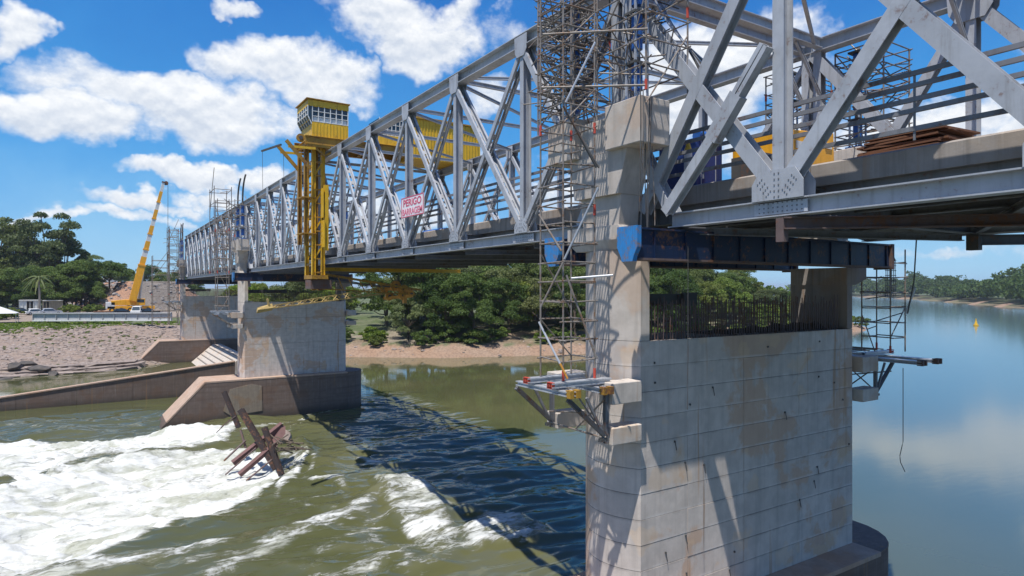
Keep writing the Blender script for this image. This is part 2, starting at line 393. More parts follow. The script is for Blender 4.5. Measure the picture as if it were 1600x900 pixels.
def vnoise(x, y, seed=0):
    "value noise on arrays"
    xi = np.floor(x).astype(np.int64); yi = np.floor(y).astype(np.int64); xf = x-xi; yf = y-yi
    def h(a, b):
        n = (a*374761393+b*668265263+seed*1442695041) & 0x7fffffff
        n = ((n ^ (n >> 13))*1274126177) & 0x7fffffff
        return ((n ^ (n >> 16)) & 0xffff)/65535.0
    u = xf*xf*xf*(xf*(xf*6-15)+10); v = yf*yf*yf*(yf*(yf*6-15)+10)
    a = h(xi, yi); b = h(xi+1, yi); c = h(xi, yi+1); d = h(xi+1, yi+1)
    return a+(b-a)*u+(c-a)*v+(a-b-c+d)*u*v
def fbm(x, y, oct=4, seed=0, gain=.5):
    s = 0; a = 1; tot = 0
    for i in range(oct):
        s = s+a*vnoise(x*2**i+17.3*i, y*2**i-9.1*i, seed+i); tot += a; a *= gain
    return s/tot
def inside(px, py, poly):
    r = np.zeros(px.shape, bool); n = len(poly)
    for i in range(n):
        x0, y0 = poly[i]; x1, y1 = poly[(i+1) % n]
        if y0 == y1: continue
        c = ((y0 > py) != (y1 > py)) & (px < (x1-x0)*(py-y0)/(y1-y0)+x0); r ^= c
    return r
def dist_line(px, py, pts, closed=False):
    d = np.full(px.shape, 1e9); q = list(pts)+([pts[0]] if closed else [])
    for (x0, y0), (x1, y1) in zip(q[:-1], q[1:]):
        dx, dy = x1-x0, y1-y0; t = np.clip(((px-x0)*dx+(py-y0)*dy)/(dx*dx+dy*dy+1e-12), 0, 1)
        d = np.minimum(d, np.hypot(px-x0-t*dx, py-y0-t*dy))
    return d
def sst(x, a, b): t = np.clip((x-a)/(b-a), 0, 1); return t*t*(3-2*t)
def lines(lo, hi, step, far_lo, far_hi, g=1.18):
    mid = list(np.arange(lo, hi+1e-6, step)); L = []; s = step; x = lo
    while x > far_lo: s *= g; x -= s; L.append(x)
    R = []; s = step; x = mid[-1]
    while x < far_hi: s *= g; x += s; R.append(x)
    return np.array(L[::-1]+mid+R)
def grid_mesh(name, X, Y, Z, mat, attr=None, smooth=True):
    ny, nx = X.shape; co = np.stack([X, Y, Z], -1).reshape(-1, 3).astype(np.float32)
    i = np.arange(nx*ny).reshape(ny, nx); q = np.stack([i[:-1, :-1], i[:-1, 1:], i[1:, 1:], i[1:, :-1]], -1).reshape(-1, 4)
    me = bpy.data.meshes.new(name); me.vertices.add(len(co)); me.vertices.foreach_set('co', co.ravel())
    me.loops.add(q.size); me.loops.foreach_set('vertex_index', q.ravel().astype(np.int32))
    me.polygons.add(len(q)); me.polygons.foreach_set('loop_start', np.arange(0, q.size, 4, dtype=np.int32))
    me.polygons.foreach_set('loop_total', np.full(len(q), 4, np.int32))
    me.update(calc_edges=True)
    if smooth: me.polygons.foreach_set('use_smooth', np.ones(len(q), bool))
    if attr:
        nm, arr = attr; a = me.color_attributes.new(nm, 'FLOAT_COLOR', 'POINT'); a.data.foreach_set('color', arr.reshape(-1, 4).astype(np.float32).ravel())
    me.materials.append(MT(mat)); return me

# ------------------------------------------------------------------ ground and river
N_BANK = [(-3000, -200), (-600, 60), (-300, 96), (-60, 108), (-12, 110), (-4, 110.5), (6, 115), (12, 118), (22, 114.5), (36, 111), (50, 100), (75, 92), (110, 91), (150, 95), (185, 100), (200, 112), (260, 185), (500, 420), (900, 760), (1150, 790)]
N_LAND = N_BANK+[(1600, 2000), (9000, 9000), (-9000, 9000), (-9000, -200)]
B_BANK = [(330, -3000), (330, -100), (400, 80), (459, 158), (596, 248), (790, 395), (1150, 790)]
B_LAND = B_BANK+[(1600, 2000), (9000, 9000), (9000, -3000)]
S_LAND = [(-9000, -120), (9000, -120), (9000, -9000), (-9000, -9000)]
def road_c(y):                        # centre line of the approach embankment
    return 12.5-np.clip((y-190)/150, 0, 10)**1.3*14
def height(x, y):
    x = np.asarray(x, float); y = np.asarray(y, float)
    dN = dist_line(x, y, N_BANK)*np.where(inside(x, y, N_LAND), 1, -1)
    dB = dist_line(x, y, B_BANK)*np.where(inside(x, y, B_LAND), 1, -1)
    dS = (-120-y)
    n = fbm(x*.13, y*.13, 4, 3)-.5; nf = fbm(x*.6, y*.6, 3, 9)-.5
    left = np.interp(dN, [-15, -3, 0, 2.5, 8, 26, 40, 75, 400], [-3, -1.2, -.1, .9, 1.5, 4.8, 5.4, 6.3, 7])
    right = np.interp(dN, [-15, -3, 0, 1.5, 5, 12, 40, 400], [-3, -1, -.1, 1.2, 2.2, 3.6, 5.5, 9])
    w = sst(x, 14, 34); zN = left*(1-w)+right*w
    zB = np.interp(dB, [-20, 0, 4, 60, 600], [-3, -.1, 2.2, 4, 8])
    zS = np.interp(dS, [-20, 0, 10, 200], [-3, 0, 4, 8])
    z = np.where(dN > 0, zN, np.where(dB > 0, zB, np.where(dS > 0, zS, np.maximum(np.maximum(zN, zB), zS))))
    rough = np.clip(dN/6, 0, 1)
    z = z+rough*(n*1.5+nf*.18)*np.where(dN > 38, .35, 1)
    # embankment that brings the road up to the bridge
    cx = road_c(y); top = 13.9; front = 198.0
    side = np.maximum(np.abs(x-cx)-6.0, 0); ahead = np.maximum(front-y, 0)
    e = top-np.hypot(side/1.2, ahead/1.1)+nf*.5*(np.hypot(side, ahead) > .1)
    z = np.where((y > 116) & (dN > -2), np.maximum(z, e), z)
    return z+W, dN, dB, e+W
gx = lines(-60, 90, 1.1, -9000, 9000, 1.13); gy = lines(98, 240, 1.1, -3000, 9000, 1.13)
X, Y = np.meshgrid(gx, gy); Z, dN, dB, E = height(X, Y)
def zc(*c): return np.array([*c, 1.0])
n0 = fbm(X*.2, Y*.2, 4, 21); n1_ = fbm(X*.05, Y*.05, 3, 31)
colr = np.zeros(X.shape+(4,)); colr[...] = zc(.075, .105, .035)                     # grass and scrub
gravel = zc(.27, .205, .165); sand = zc(.30, .195, .13); dirt = zc(.30, .235, .19); red = zc(.36, .19, .11); rip = zc(.33, .26, .22); asph = zc(.16, .14, .125)
def lay(maskv, c): 
    global colr
    colr = colr*(1-maskv[..., None])+c*maskv[..., None]
lay(((dN > -6) & (dN < 27+8*(n0-.5)) & (X < 24)).astype(float), gravel)
lay(((dN > 44+4*(n0-.5)) & (dN < 82) & (X < 24)).astype(float)*.9, dirt)
lay(((dN > -8) & (dN < 3.4+4*(n0-.5)) & (X >= 24)).astype(float), sand)
lay(((dN > 3.2) & (dN < 12) & (X >= 24) & (n0 < .47)).astype(float)*.8, zc(.22, .15, .10))
lay(((dN > 5) & (dN < 14) & (X >= 24) & (n0 > .55)).astype(float)*.7, dirt)
lay(((dB > -30) & (dB < 9+8*(n0-.5))).astype(float), sand)
emb = (E > Z-.3) & (Y > 116) & (X < 40)
lay(emb.astype(float), rip); lay((emb & (n1_+.3*n0 > .56)).astype(float)*.85, red); lay((emb & (Y < 192) & (X > 6)).astype(float)*.7, red)
lay((emb & (np.abs(X-road_c(Y)) < 5)).astype(float), asph)
ground = put('ground', grid_mesh('ground', X, Y, Z, 'ground', ('zone', colr)), Matrix(), kind='structure')

# river surface
wx = lines(-24, 40, .16, -5000, 3000, 1.16); wy = lines(17, 76, .16, -130, 3000, 1.16)
X, Y = np.meshgrid(wx, wy)
def seg(pts, width, amp):           # foam along a line given by picture bearings
    q = [tuple(G(a, b)[:2]) for a, b in pts]
    return amp*np.exp(-(dist_line(X, Y, q)/width)**2)
def area(pts, soft, amp):
    q = [tuple(G(a, b)[:2]) for a, b in pts]
    d = dist_line(X, Y, q, True)*np.where(inside(X, Y, q), 1, -1)
    return amp*sst(d, -soft, soft*.6)
foam = np.zeros(X.shape)
A1 = area([(-200, 735), (0, 690), (120, 684), (250, 678), (345, 670), (372, 662), (345, 690), (250, 703), (120, 717), (50, 740), (-200, 770)], .6, 1.0)
A2 = area([(-300, 850), (0, 765), (100, 730), (220, 712), (300, 702), (360, 694), (420, 705), (445, 728), (420, 752), (365, 778), (280, 803), (200, 835), (110, 872), (0, 905), (-300, 960)], .5, 1.05)
A3 = area([(-100, 880), (110, 855), (170, 862), (350, 838), (330, 852), (250, 872), (160, 890), (-100, 960)], .6, .62)
A4 = area([(590, 745), (640, 742), (690, 780), (715, 830), (690, 850), (640, 820), (610, 800)], .6, .62)
A5 = area([(760, 795), (800, 797), (850, 820), (862, 828), (820, 850), (740, 850), (720, 820)], .5, .55)
A6 = area([(440, 700), (478, 700), (482, 712), (460, 742), (430, 765), (440, 735)], .4, .55)
for a in (A1, A2, A3, A4, A5, A6): foam = np.maximum(foam, a)
for pts, w_, a_ in [([(330, 895), (450, 835), (560, 800), (625, 750)], .75, .50), ([(560, 890), (640, 845), (740, 850)], .8, .40), ([(380, 668), (470, 650), (560, 628)], .5, .45),
                    ([(0, 900), (160, 885), (350, 842)], .6, .5), ([(560, 715), (600, 722)], .4, .5), ([(490, 745), (530, 742), (540, 760)], .35, .5), ([(520, 795), (420, 770)], .3, .25),
                    ([(500, 860), (580, 850), (640, 870)], .5, .42), ([(560, 625), (610, 640), (700, 668)], .5, .22), ([(700, 735), (760, 770)], .35, .3), ([(470, 660), (430, 690)], .3, .3),
                    ([(300, 755), (400, 790), (330, 800)], .3, .3), ([(200, 890), (330, 870), (430, 850)], .7, .35), ([(600, 800), (560, 830), (620, 860)], .8, .34), ([(700, 860), (640, 885)], .8, .38), ([(440, 880), (520, 895)], .6, .33), ([(640, 760), (720, 790), (790, 800)], .5, .36), ([(480, 780), (520, 770)], .3, .3), ([(0, 660), (60, 668)], .5, .25), ([(436, 752), (462, 735), (480, 712), (474, 703), (455, 700)], .22, .8), ([(484, 735), (494, 712)], .2, .4)]:
    foam = np.maximum(foam, seg(pts, w_, a_))
# how rough the water is: rapids below the bridge, calm above
turb = sst(X, 27, 12)*sst(Y, 86, 66)
turb = np.maximum(turb, .9*area([(480, 640), (620, 620), (780, 690), (930, 760), (930, 960), (500, 960)], 4, 1))
turb = np.maximum(turb*.75, np.clip(foam, 0, 1))
c_, s_ = math.cos(math.radians(14)), math.sin(math.radians(14))
U = (X*c_-Y*s_); V = (X*s_+Y*c_)
wx_ = (fbm(U*.15, V*.3, 3, 45)-.5)*4
wv = (fbm(U*.16+wx_*.2, V*.34+wx_*.3, 3, 5, .5)-.5)*1.5+(np.abs(fbm(U*.24+wx_*.3, V*.75, 4, 15, .5)-.5))*-1.0
hf = (fbm(U*.8, V*2.0, 4, 25, .55)-.5)
Zw = W+turb*(wv*.9+hf*.05)+foam*(.16+hf*.75+wv*.35)*turb
Zw += .30*np.exp(-(dist_line(X, Y, [tuple(G(a, b)[:2]) for a, b in [(440, 745), (475, 722), (486, 704), (470, 690)]])/.5)**2)
Zw -= .8*area([(340, 700), (430, 712), (440, 735), (360, 772), (200, 820), (0, 880), (0, 780), (200, 730)], 2.6, 1)
Zw += .45*A4+.35*A5+.35*seg([(450, 835), (560, 800), (625, 752)], .9, 1)
edge = np.minimum(np.minimum(sst(X, -24, -18), sst(X, 40, 34)), np.minimum(sst(Y, 17, 20), sst(Y, 80, 72)))
Zw = W+(Zw-W)*edge
fa = np.zeros(X.shape+(4,)); fa[..., 0] = foam; fa[..., 1] = np.clip(turb, 0, 1); fa[..., 2] = sst(X-1.3*Y, -15, 35); fa[..., 3] = 1
river = put('river', grid_mesh('river', X, Y, Zw, 'river_water', ('foam', fa)), Matrix(), kind='structure')

# ------------------------------------------------------------------ the bridge: three truss spans
P_ = 53.0/11; YC = 13.1                                             # panel length, first pier
XN, XF = 12.0, 20.7; XM = (XN+XF)/2
ZB0, ZB1, ZT0, ZT1 = 1.5, 1.83, 8.05, 8.45                         # chords
def truss_span(label, k0, k1, near_detail):
    y0 = YC+k0*P_; y1 = YC+k1*P_
    g0 = 1.75 if k0 > -6 else 0; g1 = 1.75
    t = thing('truss_span', label, 'bridge span', ((XN+XF)/2, y0, ZB0))
    zb, zt = (ZB0+ZB1)/2, (ZT0+ZT1)/2
    for x in (XN, XF):
        s = -1 if x == XN else 1
        member('bottom_chord', (x, y0+g0, zb), (x, y1-g1, zb), 'I', ZB1-ZB0, .34, 'truss_paint', t)
        member('top_chord', (x, y0+.02, zt), (x, y1-.02, zt), 'I', ZT1-ZT0, .42, 'truss_paint', t)
        for k in range(k0, k1+1):
            y = YC+k*P_; end0 = (k == k0 and g0 > 0); end1 = (k == k1)
            near = x == XN and abs(k) <= 6
            if k < k1 and k > k0 or k == -6:
                member('vertical_post', (x, y, ZB1), (x, y, ZT0), 'H', .26 if k < 0 else .20, .30, 'truss_paint', t)
            if end0 or end1:                        # stub post and end diagonals that come down beside the pier
                q = 1 if end0 else -1; ye = y+q*1.8
                member('end_strut', (x, ye, ZB1), (x, y+q*.35, 4.2), 'H', .24, .30, 'truss_paint', t)
                member('vertical_post', (x, y+q*.22, 4.3), (x, y+q*.22, ZT0), 'H', .26, .28, 'truss_paint', t)
            if k < k1:
                yn = YC+(k+1)*P_
                a_lo = y if not end0 or k0 == -6 else y+.8; b_lo = yn if k+1 != k1 else yn-.8
                # diagonal falling towards the camera: laced pair of channels (solid in the near span)
                off = .0
                kind = 'H' if k < 0 else 'L2'
                wd, dp = (.34, .30) if k < 0 else (.21, .46)
                for nm2, pa, pb in (('fall', (x, yn, ZT0-.02), (x, a_lo, ZB1+.15)), ('rise', (x+s*.004, y, ZT0-.02), (x+s*.004, b_lo, ZB1+.15))):
                    if k < 0: wd, dp = (.34, .30) if nm2 == 'fall' else (.30, .24)
                    else: wd, dp = (.20, .36) if nm2 == 'fall' else (.18, .30)
                    xo = .03*s if (k < 0 and nm2 == 'rise') else 0
                    pa = (pa[0]+xo, pa[1], pa[2]); pb = (pb[0]+xo, pb[1], pb[2])
                    dA = member('diagonal', pa, pb, 'H' if k < 0 else 'T2', wd, dp, 'truss_paint', t)
                    if k < 0: continue
                    L = (Vector(pb)-Vector(pa)).length; n = 8 if nm2 == 'fall' else 6; key = ('batten', dp)
                    if key not in SHARE: SHARE[key] = MB().box(-dp/2+.02, dp/2-.02, -.012, .012, -.11, .11).mesh('batten', 'truss_paint')
                    fr = frame(pa, pb)
                    if k <= 8:
                        for j in range(n): put('batten', SHARE[key], fr @ Matrix.Translation((0, -wd/2+.004, L*(j+.8)/(n+.5))), dA)
                    else:
                        mb = MB(); zax = (Vector(pb)-Vector(pa)).normalized()
                        for j in range(n): c = fr @ Vector((0, -wd/2, L*(j+.8)/(n+.5))); mb.bar(c-zax*.1, c+zax*.1, .02, dp-.04)
                        mb.build('batten', 'truss_paint', dA, kind='stuff')
            # gusset plates
            if k0 < k < k1 or k == -6:
                f = 1.0 if k < 0 else .62; xq = .20
                for q in (-1, 1):
                    xx = x+q*xq
                    plate_poly('gusset_plate', [(y-.60*f, ZB1+.003), (y+.60*f, ZB1+.003), (y+.60*f, ZB1+.35*f), (y+.42*f, ZB1+.62*f), (y-.42*f, ZB1+.62*f), (y-.60*f, ZB1+.35*f)], xx-.012, xx+.012, 'truss_paint', t)
                    plate_poly('gusset_plate', [(y-.60*f, ZT1-.05), (y+.60*f, ZT1-.05), (y+.55*f, ZT0-.25*f), (y+.36*f, ZT0-.55*f), (y-.36*f, ZT0-.55*f), (y-.55*f, ZT0-.25*f)], xx-.012, xx+.012, 'truss_paint', t)
                if x == XN and k < 6:
                    MB().box(x-.10, x-.075, y-.62, y+.62, ZB0+.04, ZB1-.04).build('splice_plate', 'truss_paint', t); mb = MB(); xx = x-.10
                    for i in range(10):
                        for j in range(3): mb.box(xx-.008, xx+.004, y-.5+i*.11-.014, y-.5+i*.11+.014, ZB0+.08+j*.09, ZB0+.108+j*.09)
                    xx = x-.215
                    for i in (-1, 1):
                        for j in range(5): mb.box(xx-.008, xx+.004, y+i*.05-.014, y+i*.05+.014, ZB1+.05+j*.12, ZB1+.08+j*.12)
                    for q in (-1, 1):
                        for i in range(4):
                            for j in range(3):
                                yy = y+q*(.24+.07*i-.05*j); zz = ZB1+.08+.09*i+.05*j; mb.box(xx-.008, xx+.004, yy-.013, yy+.013, zz, zz+.026)
                    mb.build('rivet_row', 'truss_dark', t, kind='stuff')
    for k in range(k0, k1+1):
        y = YC+k*P_; ya = y
        if k == k0 and g0: ya = y+.35
        if k == k1: ya = y-.35
        member('top_strut', (XN+.22, ya, zt), (XF-.22, ya, zt), 'I', .30 if k <= 0 else .14, .24 if k <= 0 else .12, 'truss_paint', t, ref=(0, 1, 0))
        for x, s in ((XN, 1), (XF, -1)) if k <= 0 else ():
            member('knee_brace', (x+s*.2, ya, ZT0-1.5), (x+s*1.5, ya, ZT0+.02), 'I', .09, .09, 'truss_paint', t, ref=(0, 1, 0))
        if not ((k == k0 and g0) or k == k1):
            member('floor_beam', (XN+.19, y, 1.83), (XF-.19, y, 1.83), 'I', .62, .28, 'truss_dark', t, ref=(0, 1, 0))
        if k < k1:
            yn = YC+(k+1)*P_
            member('top_brace', (XN+.22, y+.2, zt-.08), (XF-.22, yn-.2, zt-.08), 'I', .09, .10, 'truss_paint', t, ref=(0, 1, 0))
            if k <= 1: member('top_brace', (XF-.22, y+.2, zt+.09), (XN+.22, yn-.2, zt+.09), 'I', .09, .10, 'truss_paint', t, ref=(0, 1, 0))
            ys, ye = (y+1.9 if (k == k0 and g0) else y+.2), (yn-1.9 if k+1 == k1 else yn-.2)
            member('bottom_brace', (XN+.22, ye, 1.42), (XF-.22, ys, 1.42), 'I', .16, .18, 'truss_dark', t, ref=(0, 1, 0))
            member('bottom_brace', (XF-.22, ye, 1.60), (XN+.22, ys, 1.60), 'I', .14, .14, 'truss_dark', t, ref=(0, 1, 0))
    ya, yb = y0+(.06 if g0 else 0), y1-.06
    for i in range(5):
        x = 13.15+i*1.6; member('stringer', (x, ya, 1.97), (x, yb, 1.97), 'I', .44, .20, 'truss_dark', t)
    # concrete deck in slabs between the floor beams, with edge kerbs
    n = k1-k0
    for k in range(n):
        sa = ya+(yb-ya)*k/n+.01; sb = ya+(yb-ya)*(k+1)/n-.01
        MB().box(12.95, 19.75, sa, sb, 2.195, 2.42).build('deck_slab', 'concrete_old', t)
        MB().box(19.83, 20.50, sa, sb, 2.20, 2.26).build('shade_plate', 'truss_dark', t)  # added plate: closes the deck gap to keep the far column in shade
        for s in (0, 1):
            e = 12.90 if s == 0 else 19.80; f = 1 if s == 0 else -1
            MB().prism([(e, 2.17), (e, 2.62), (e+f*.05, 2.66), (e+f*.36, 2.66), (e+f*.40, 2.424), (e+f*.045, 2.424), (e+f*.045, 2.17)], sa, sb, axis=1).build('edge_kerb', 'concrete_kerb', t)
    for x, s in ((XN+.36, 1), (XF-.36, -1)):
        for z in (3.87, 3.65, 3.40, 3.20, 2.87):
            member('guard_rail', (x, ya+.3, z), (x, yb-.3, z), 'U', .085, .06, 'truss_dark', t)
        for k in range(k0, k1):
            y = YC+(k+.5)*P_; MB().box(x-.012, x+.012, y-.018, y+.018, 2.66, 3.92).build('rail_post', 'truss_dark', t)
    if k0 == -6:                                                     # extra brace and pier-side strut of the near span
        member('crossing_brace', (XN-.30, 11.25, ZB1+.02), (XN-.30, 9.85, 3.35), 'H', .24, .22, 'truss_paint', t)
        member('crossing_brace', (XN-.30, 9.85, 3.35), (XN-.30, 9.15, 4.2), 'C', .34, .24, 'truss_paint', t)
        member('crossing_brace', (XN-.30, 9.15, 4.2), (XN-.30, 8.45, 5.05), 'L2', .22, .20, 'truss_paint', t)
        for x in (12.3, 12.3): pass
    return t
truss_span('near grey steel truss span right of the scaffolded pier, cut by the frame edge', -6, 0, True)
truss_span('long middle grey truss span that carries the yellow gantry and danger sign', 0, 11, True)
truss_span('farthest grey truss span ending at the left river bank', 11, 22, False)

# hanging brown runway beams under the near span
t = thing('runway_beam', 'brown hanging steel beam with end post under the near span', 'beam', (12.2, 8, 1.0))
member('beam', D(1222, 349, 13.2), D(1640, 343, 13.2), 'I', .22, .2, 'rusty_beam', t, ref=(0, 1, 0))
member('hanger', D(1222, 378, 13.25), D(1222, 341, 13.25), 'C', .18, .16, 'rusty_beam', t)
t = thing('runway_beam', 'dark steel beam with block end hanging at right frame edge under the span', 'beam', (20, 7, 1.0))
member('beam', D(1530, 375, 18), D(1700, 373, 18), 'I', .26, .2, 'tube_dark', t, ref=(0, 1, 0))
member('hanger', D(1522, 391, 18), D(1522, 367, 18), 'C', .3, .25, 'tube_dark', t)

# ------------------------------------------------------------------ piers
def arc_nose(yc, s, n=9):
    "outline points of the shallow nose, from the near face round to the far face; s = -1 left end"
    pts = []
    for i in range(n):
        f = -1+2*i/(n-1); pts.append((XM+s*(4.80+.42*(1-f*f)), yc+f*1.1))
    return pts
def pier_outline(yc):
    L = arc_nose(yc, -1); R = arc_nose(yc, 1)
    return R+L[::-1]                                  # counter clockwise from near right
def inset(poly, d, yc):
    d *= .5
    return [(XM+(x-XM)*(1-d/5.0), yc+(y-yc)*(1-d/1.1)) for x, y in poly]
def make_pier(yc, label, detail):
    t = thing('bridge_pier', label, 'bridge pier', (XM, yc, W))
    zt, zb = -1.35, -8.5
    if detail:
        MB().prism(inset(pier_outline(yc), .03, yc), zb, zt-.02).build('core', 'concrete_old', t)
        nC = 11; ch = (zt-zb)/nC; seams = [11.55, 13.25, 15.57, 18.2, 21.15]; g = .005
        for c in range(nC):
            z0 = zb+c*ch+g+random.uniform(0, .003); z1 = zb+(c+1)*ch-g+random.uniform(-.004, .0)
            for fy, sg in ((yc-1.1, 1), (yc+1.1, -1)):
                for a, b in zip(seams[:-1], seams[1:]):
                    o = random.uniform(-.008, .008); y_ = fy-sg*o*-1
                    yo = fy+sg*o
                    MB().box(a+g, b-g, min(yo, fy+sg*.07), max(yo, fy+sg*.07), z0, z1).build('concrete_panel', 'concrete', t)
            for s in (-1, 1):
                pts = arc_nose(yc, s, 17)
                for h in (pts[:9], pts[8:]):
                    h2 = [(x, y) for x, y in h]; inn = [(x-s*.09, yc+(y-yc)*.93) for x, y in h][::-1]
                    h2[0] = (h2[0][0], h2[0][1]+(g if h is not pts and h2[0][1] > yc-.5 else 0))
                    MB().prism(h2+inn, z0, z1).build('concrete_panel', 'concrete', t, smooth=True)
        mb = MB()
        for _ in range(24):                                  # tie bar stubs and holes on the near face
            x = random.uniform(11.8, 21); z = random.uniform(-8.3, -1.6); mb.box(x-.018, x+.018, yc-1.135, yc-1.08, z-.02, z+.03)
            if random.random() < .4: mb.bar((x, yc-1.13, z), (x+.03, yc-1.15, z-.22), .015, .015)
        mb.build('tie_bars', 'tube_dark', t, kind='stuff')
    else:
        cuts = [zb, -5.4, -2.9, zt] 
        for a, b in zip(cuts[:-1], cuts[1:]):
            MB().prism(pier_outline(yc), a+.008, b-.008).build('concrete_lift', 'concrete', t)
    # footing: sloped cutwater on the left, round on the right
    fy0, fy1 = yc-2.0, yc+2.0
    rnd_ = [(21.2+2.0*math.cos(a), yc+2.0*math.sin(a)) for a in [math.radians(-90+i*15) for i in range(13)]]
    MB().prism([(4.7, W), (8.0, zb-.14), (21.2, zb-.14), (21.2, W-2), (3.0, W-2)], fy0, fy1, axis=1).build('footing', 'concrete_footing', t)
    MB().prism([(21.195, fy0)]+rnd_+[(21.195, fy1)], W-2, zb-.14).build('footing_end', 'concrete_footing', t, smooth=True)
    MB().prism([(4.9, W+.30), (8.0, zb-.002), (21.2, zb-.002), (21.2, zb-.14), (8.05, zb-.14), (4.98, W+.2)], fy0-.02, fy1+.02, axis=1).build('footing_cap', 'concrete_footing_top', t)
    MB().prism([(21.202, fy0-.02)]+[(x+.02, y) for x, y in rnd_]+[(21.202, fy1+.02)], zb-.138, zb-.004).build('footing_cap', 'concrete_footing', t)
    for s in (-1, 1):
        X_ = lambda o: XM+s*o
        def bx(name, a, b, y0, y1, z0, z1, mat='concrete_clean', bevel=.02):
            x0, x1 = sorted((X_(a), X_(b))); return MB().box(x0, x1, y0, y1, z0, z1).build(name, mat, t, bevel=bevel)
        nose = arc_nose(yc, s, 13); back = 2.05 if s == 1 else 3.3
        poly = [(X_(4.8-.02), yc-1.1)]+nose+[(X_(4.8-.02), yc+1.1), (X_(4.5), yc+.98 if s == 1 else yc+1.1), (X_(4.5), yc-1.1)]
        MB().prism(poly, zt+.003, .98 if s == -1 else .1).build('column', 'concrete_clean' if s == -1 else 'concrete_old', t, smooth=True)
        if s == 1:
            MB().hull([(X_(4.45), y, z) for y in (yc-1.12, yc+.95) for z in (.1, .68)]+[(X_(o), y, z) for y in (yc-1.12, yc+.95) for o, z in ((5.0, .1), (5.65, .3), (5.65, .68))]).build('column_cap', 'concrete_old', t, bevel=.02)
        # ledge, upper shaft, corbel, hammer head
        MB().hull([(X_(o), y, z) for o, z in ((5.25, 1.25), (5.25, 1.62), (4.55, 1.62), (4.55, 1.25)) for y in (yc-.75, yc+1.35)]+[(X_(5.15), yc-1.08, .99), (X_(4.55), yc-1.08, .99), (X_(5.15), yc+1.08, .99), (X_(4.55), yc+1.08, .99)]).build('ledge', 'concrete_clean', t)
        MB().hull([(X_(o), y, z) for o in (5.2, 4.55) for y, z in ((yc-.72, 1.622), (yc+.72, 1.622), (yc-.8, 2.4), (yc+.8, 2.4))]).build('shaft', 'concrete_clean', t)
        MB().hull([(X_(o), y, z) for o in (5.32, 4.5) for y, z in ((yc-.82, 2.402), (yc+.95, 2.402), (yc-1.15, 3.5), (yc+1.15, 3.5))]).build('corbel', 'concrete_clean', t)
        bx('head_web', 5.28, 4.5, yc-.52, yc+.72, 3.503, 4.42)
        bx('head_block', 5.50, 4.50, yc-1.8, yc-.53, 3.503, 4.62)
        bx('head_block', 5.50, 4.50, yc+.73, yc+1.95, 3.503, 4.62)
        # clamp blocks for the working platform
        for z0, z1 in ((-2.82, -2.30), (-3.80, -3.38)):
            for y0, y1 in ((yc-1.35, yc-.85), (yc+.85, yc+1.35)):
                bx('clamp_block', 5.97, 5.0, y0, y1, z0, z1, 'concrete_clean')
    # starter bars between the columns
    mb = MB()
    for i in range(78):
        x = 11.95+i*.113+random.uniform(-.02, .02)
        if x > 20.6: break
        for y in (yc-.95, yc+.95):
            h = random.uniform(.85, 1.15); mb.bar((x, y, zt-.05), (x+random.uniform(-.03, .03), y+random.uniform(-.02, .02), zt+h), .022, .022)
    mb.build('starter_bars', 'rusty_beam', t, kind='stuff')
    mb = MB()
    for i in range(5): mb.bar((11.9, yc+.92, zt+.18+i*.17), (20.5, yc+.92, zt+.18+i*.17), .016, .016)
    mb.build('tie_wires', 'rusty_beam', t, kind='stuff')
    MB().box(11.9, 15.9, yc+.99, yc+1.05, -.48, -.18).build('form_board', 'tube_dark', t)
    MB().box(15.3, 15.9, yc+.90, yc+.985, -.55, -.14).build('form_board', 'tube_dark', t)
    mb = MB()
    for i in range(22):
        x = 15.2+i*.24; h = .03+.010*i*random.uniform(.7, 1.2)
        mb.hull([(x+random.uniform(-.15, .15), yc+random.uniform(-1, 1), zt-.05) for _ in range(7)]+[(x, yc+random.uniform(-.7, .7), zt+h)])
    mb.build('rough_concrete', 'concrete_rough', t, kind='stuff')
    return t
make_pier(YC, 'tall concrete pier filling the foreground, banded wall and scaffolded nose', True)
p2 = make_pier(YC+11*P_, 'middle concrete pier in the rapids on a sloping brown footing', False)
make_pier(YC+22*P_, 'farthest concrete pier standing beside the stony left bank', False)
MB().prism([(9.55, -11.3), (10.1, -9.35), (12.0, -9.0), (12.9, -9.25), (12.95, -11.6), (10.2, -11.8)], YC+11*P_-2.05, YC+11*P_-1.99, axis=1).build('repair_patch', 'concrete_patch', p2)

# blue jacking beams beside each pier
for i, yc in enumerate((YC, YC+11*P_, YC+22*P_)):
    for s in (-1, 1):
        y = yc+s*1.9; xa, xb = (10.5, 21.5) if s == -1 else (11.1, 22.1)
        where = ('foreground pier', 'middle pier', 'farthest pier')[i]; side = 'camera side' if s == -1 else 'far side'
        t = thing('jacking_beam', 'long blue plate girder coloured as in shade on the %s of the %s under the truss' % (side, where), 'girder', (XM, y, .7), 'blue jacking beams')
        member('web', (xa, y, 1.03), (xb, y, 1.03), 'C', .66, .42, 'blue_beam_shaded', t, ref=(0, 1, 0))
        for z in (.675, 1.385): member('flange', (xa, y, z), (xb, y, z), 'C', .05, .56, 'rusty_beam' if z < 1 else 'blue_beam_shaded', t, ref=(0, 1, 0))
        if i < 2:
            for j in range(11):
                x = xa+.5+j*1.03; MB().box(x-.012, x+.012, y-.25, y-.212, .702, 1.358).build('stiffener', 'blue_beam_shaded', t)
        MB().prism([(y-.34, .95), (y-.34, 1.44), (y+.34, 1.44), (y+.34, .95), (y+.22, .74), (y+.18, .62), (y-.18, .62), (y-.22, .74)], xa-.16, xa-.03, axis=0).build('end_plate', 'blue_bright', t)
        MB().box(xb+.02, xb+.16, y-.3, y+.3, .6, 1.42).build('end_plate', 'rusty_beam', t)

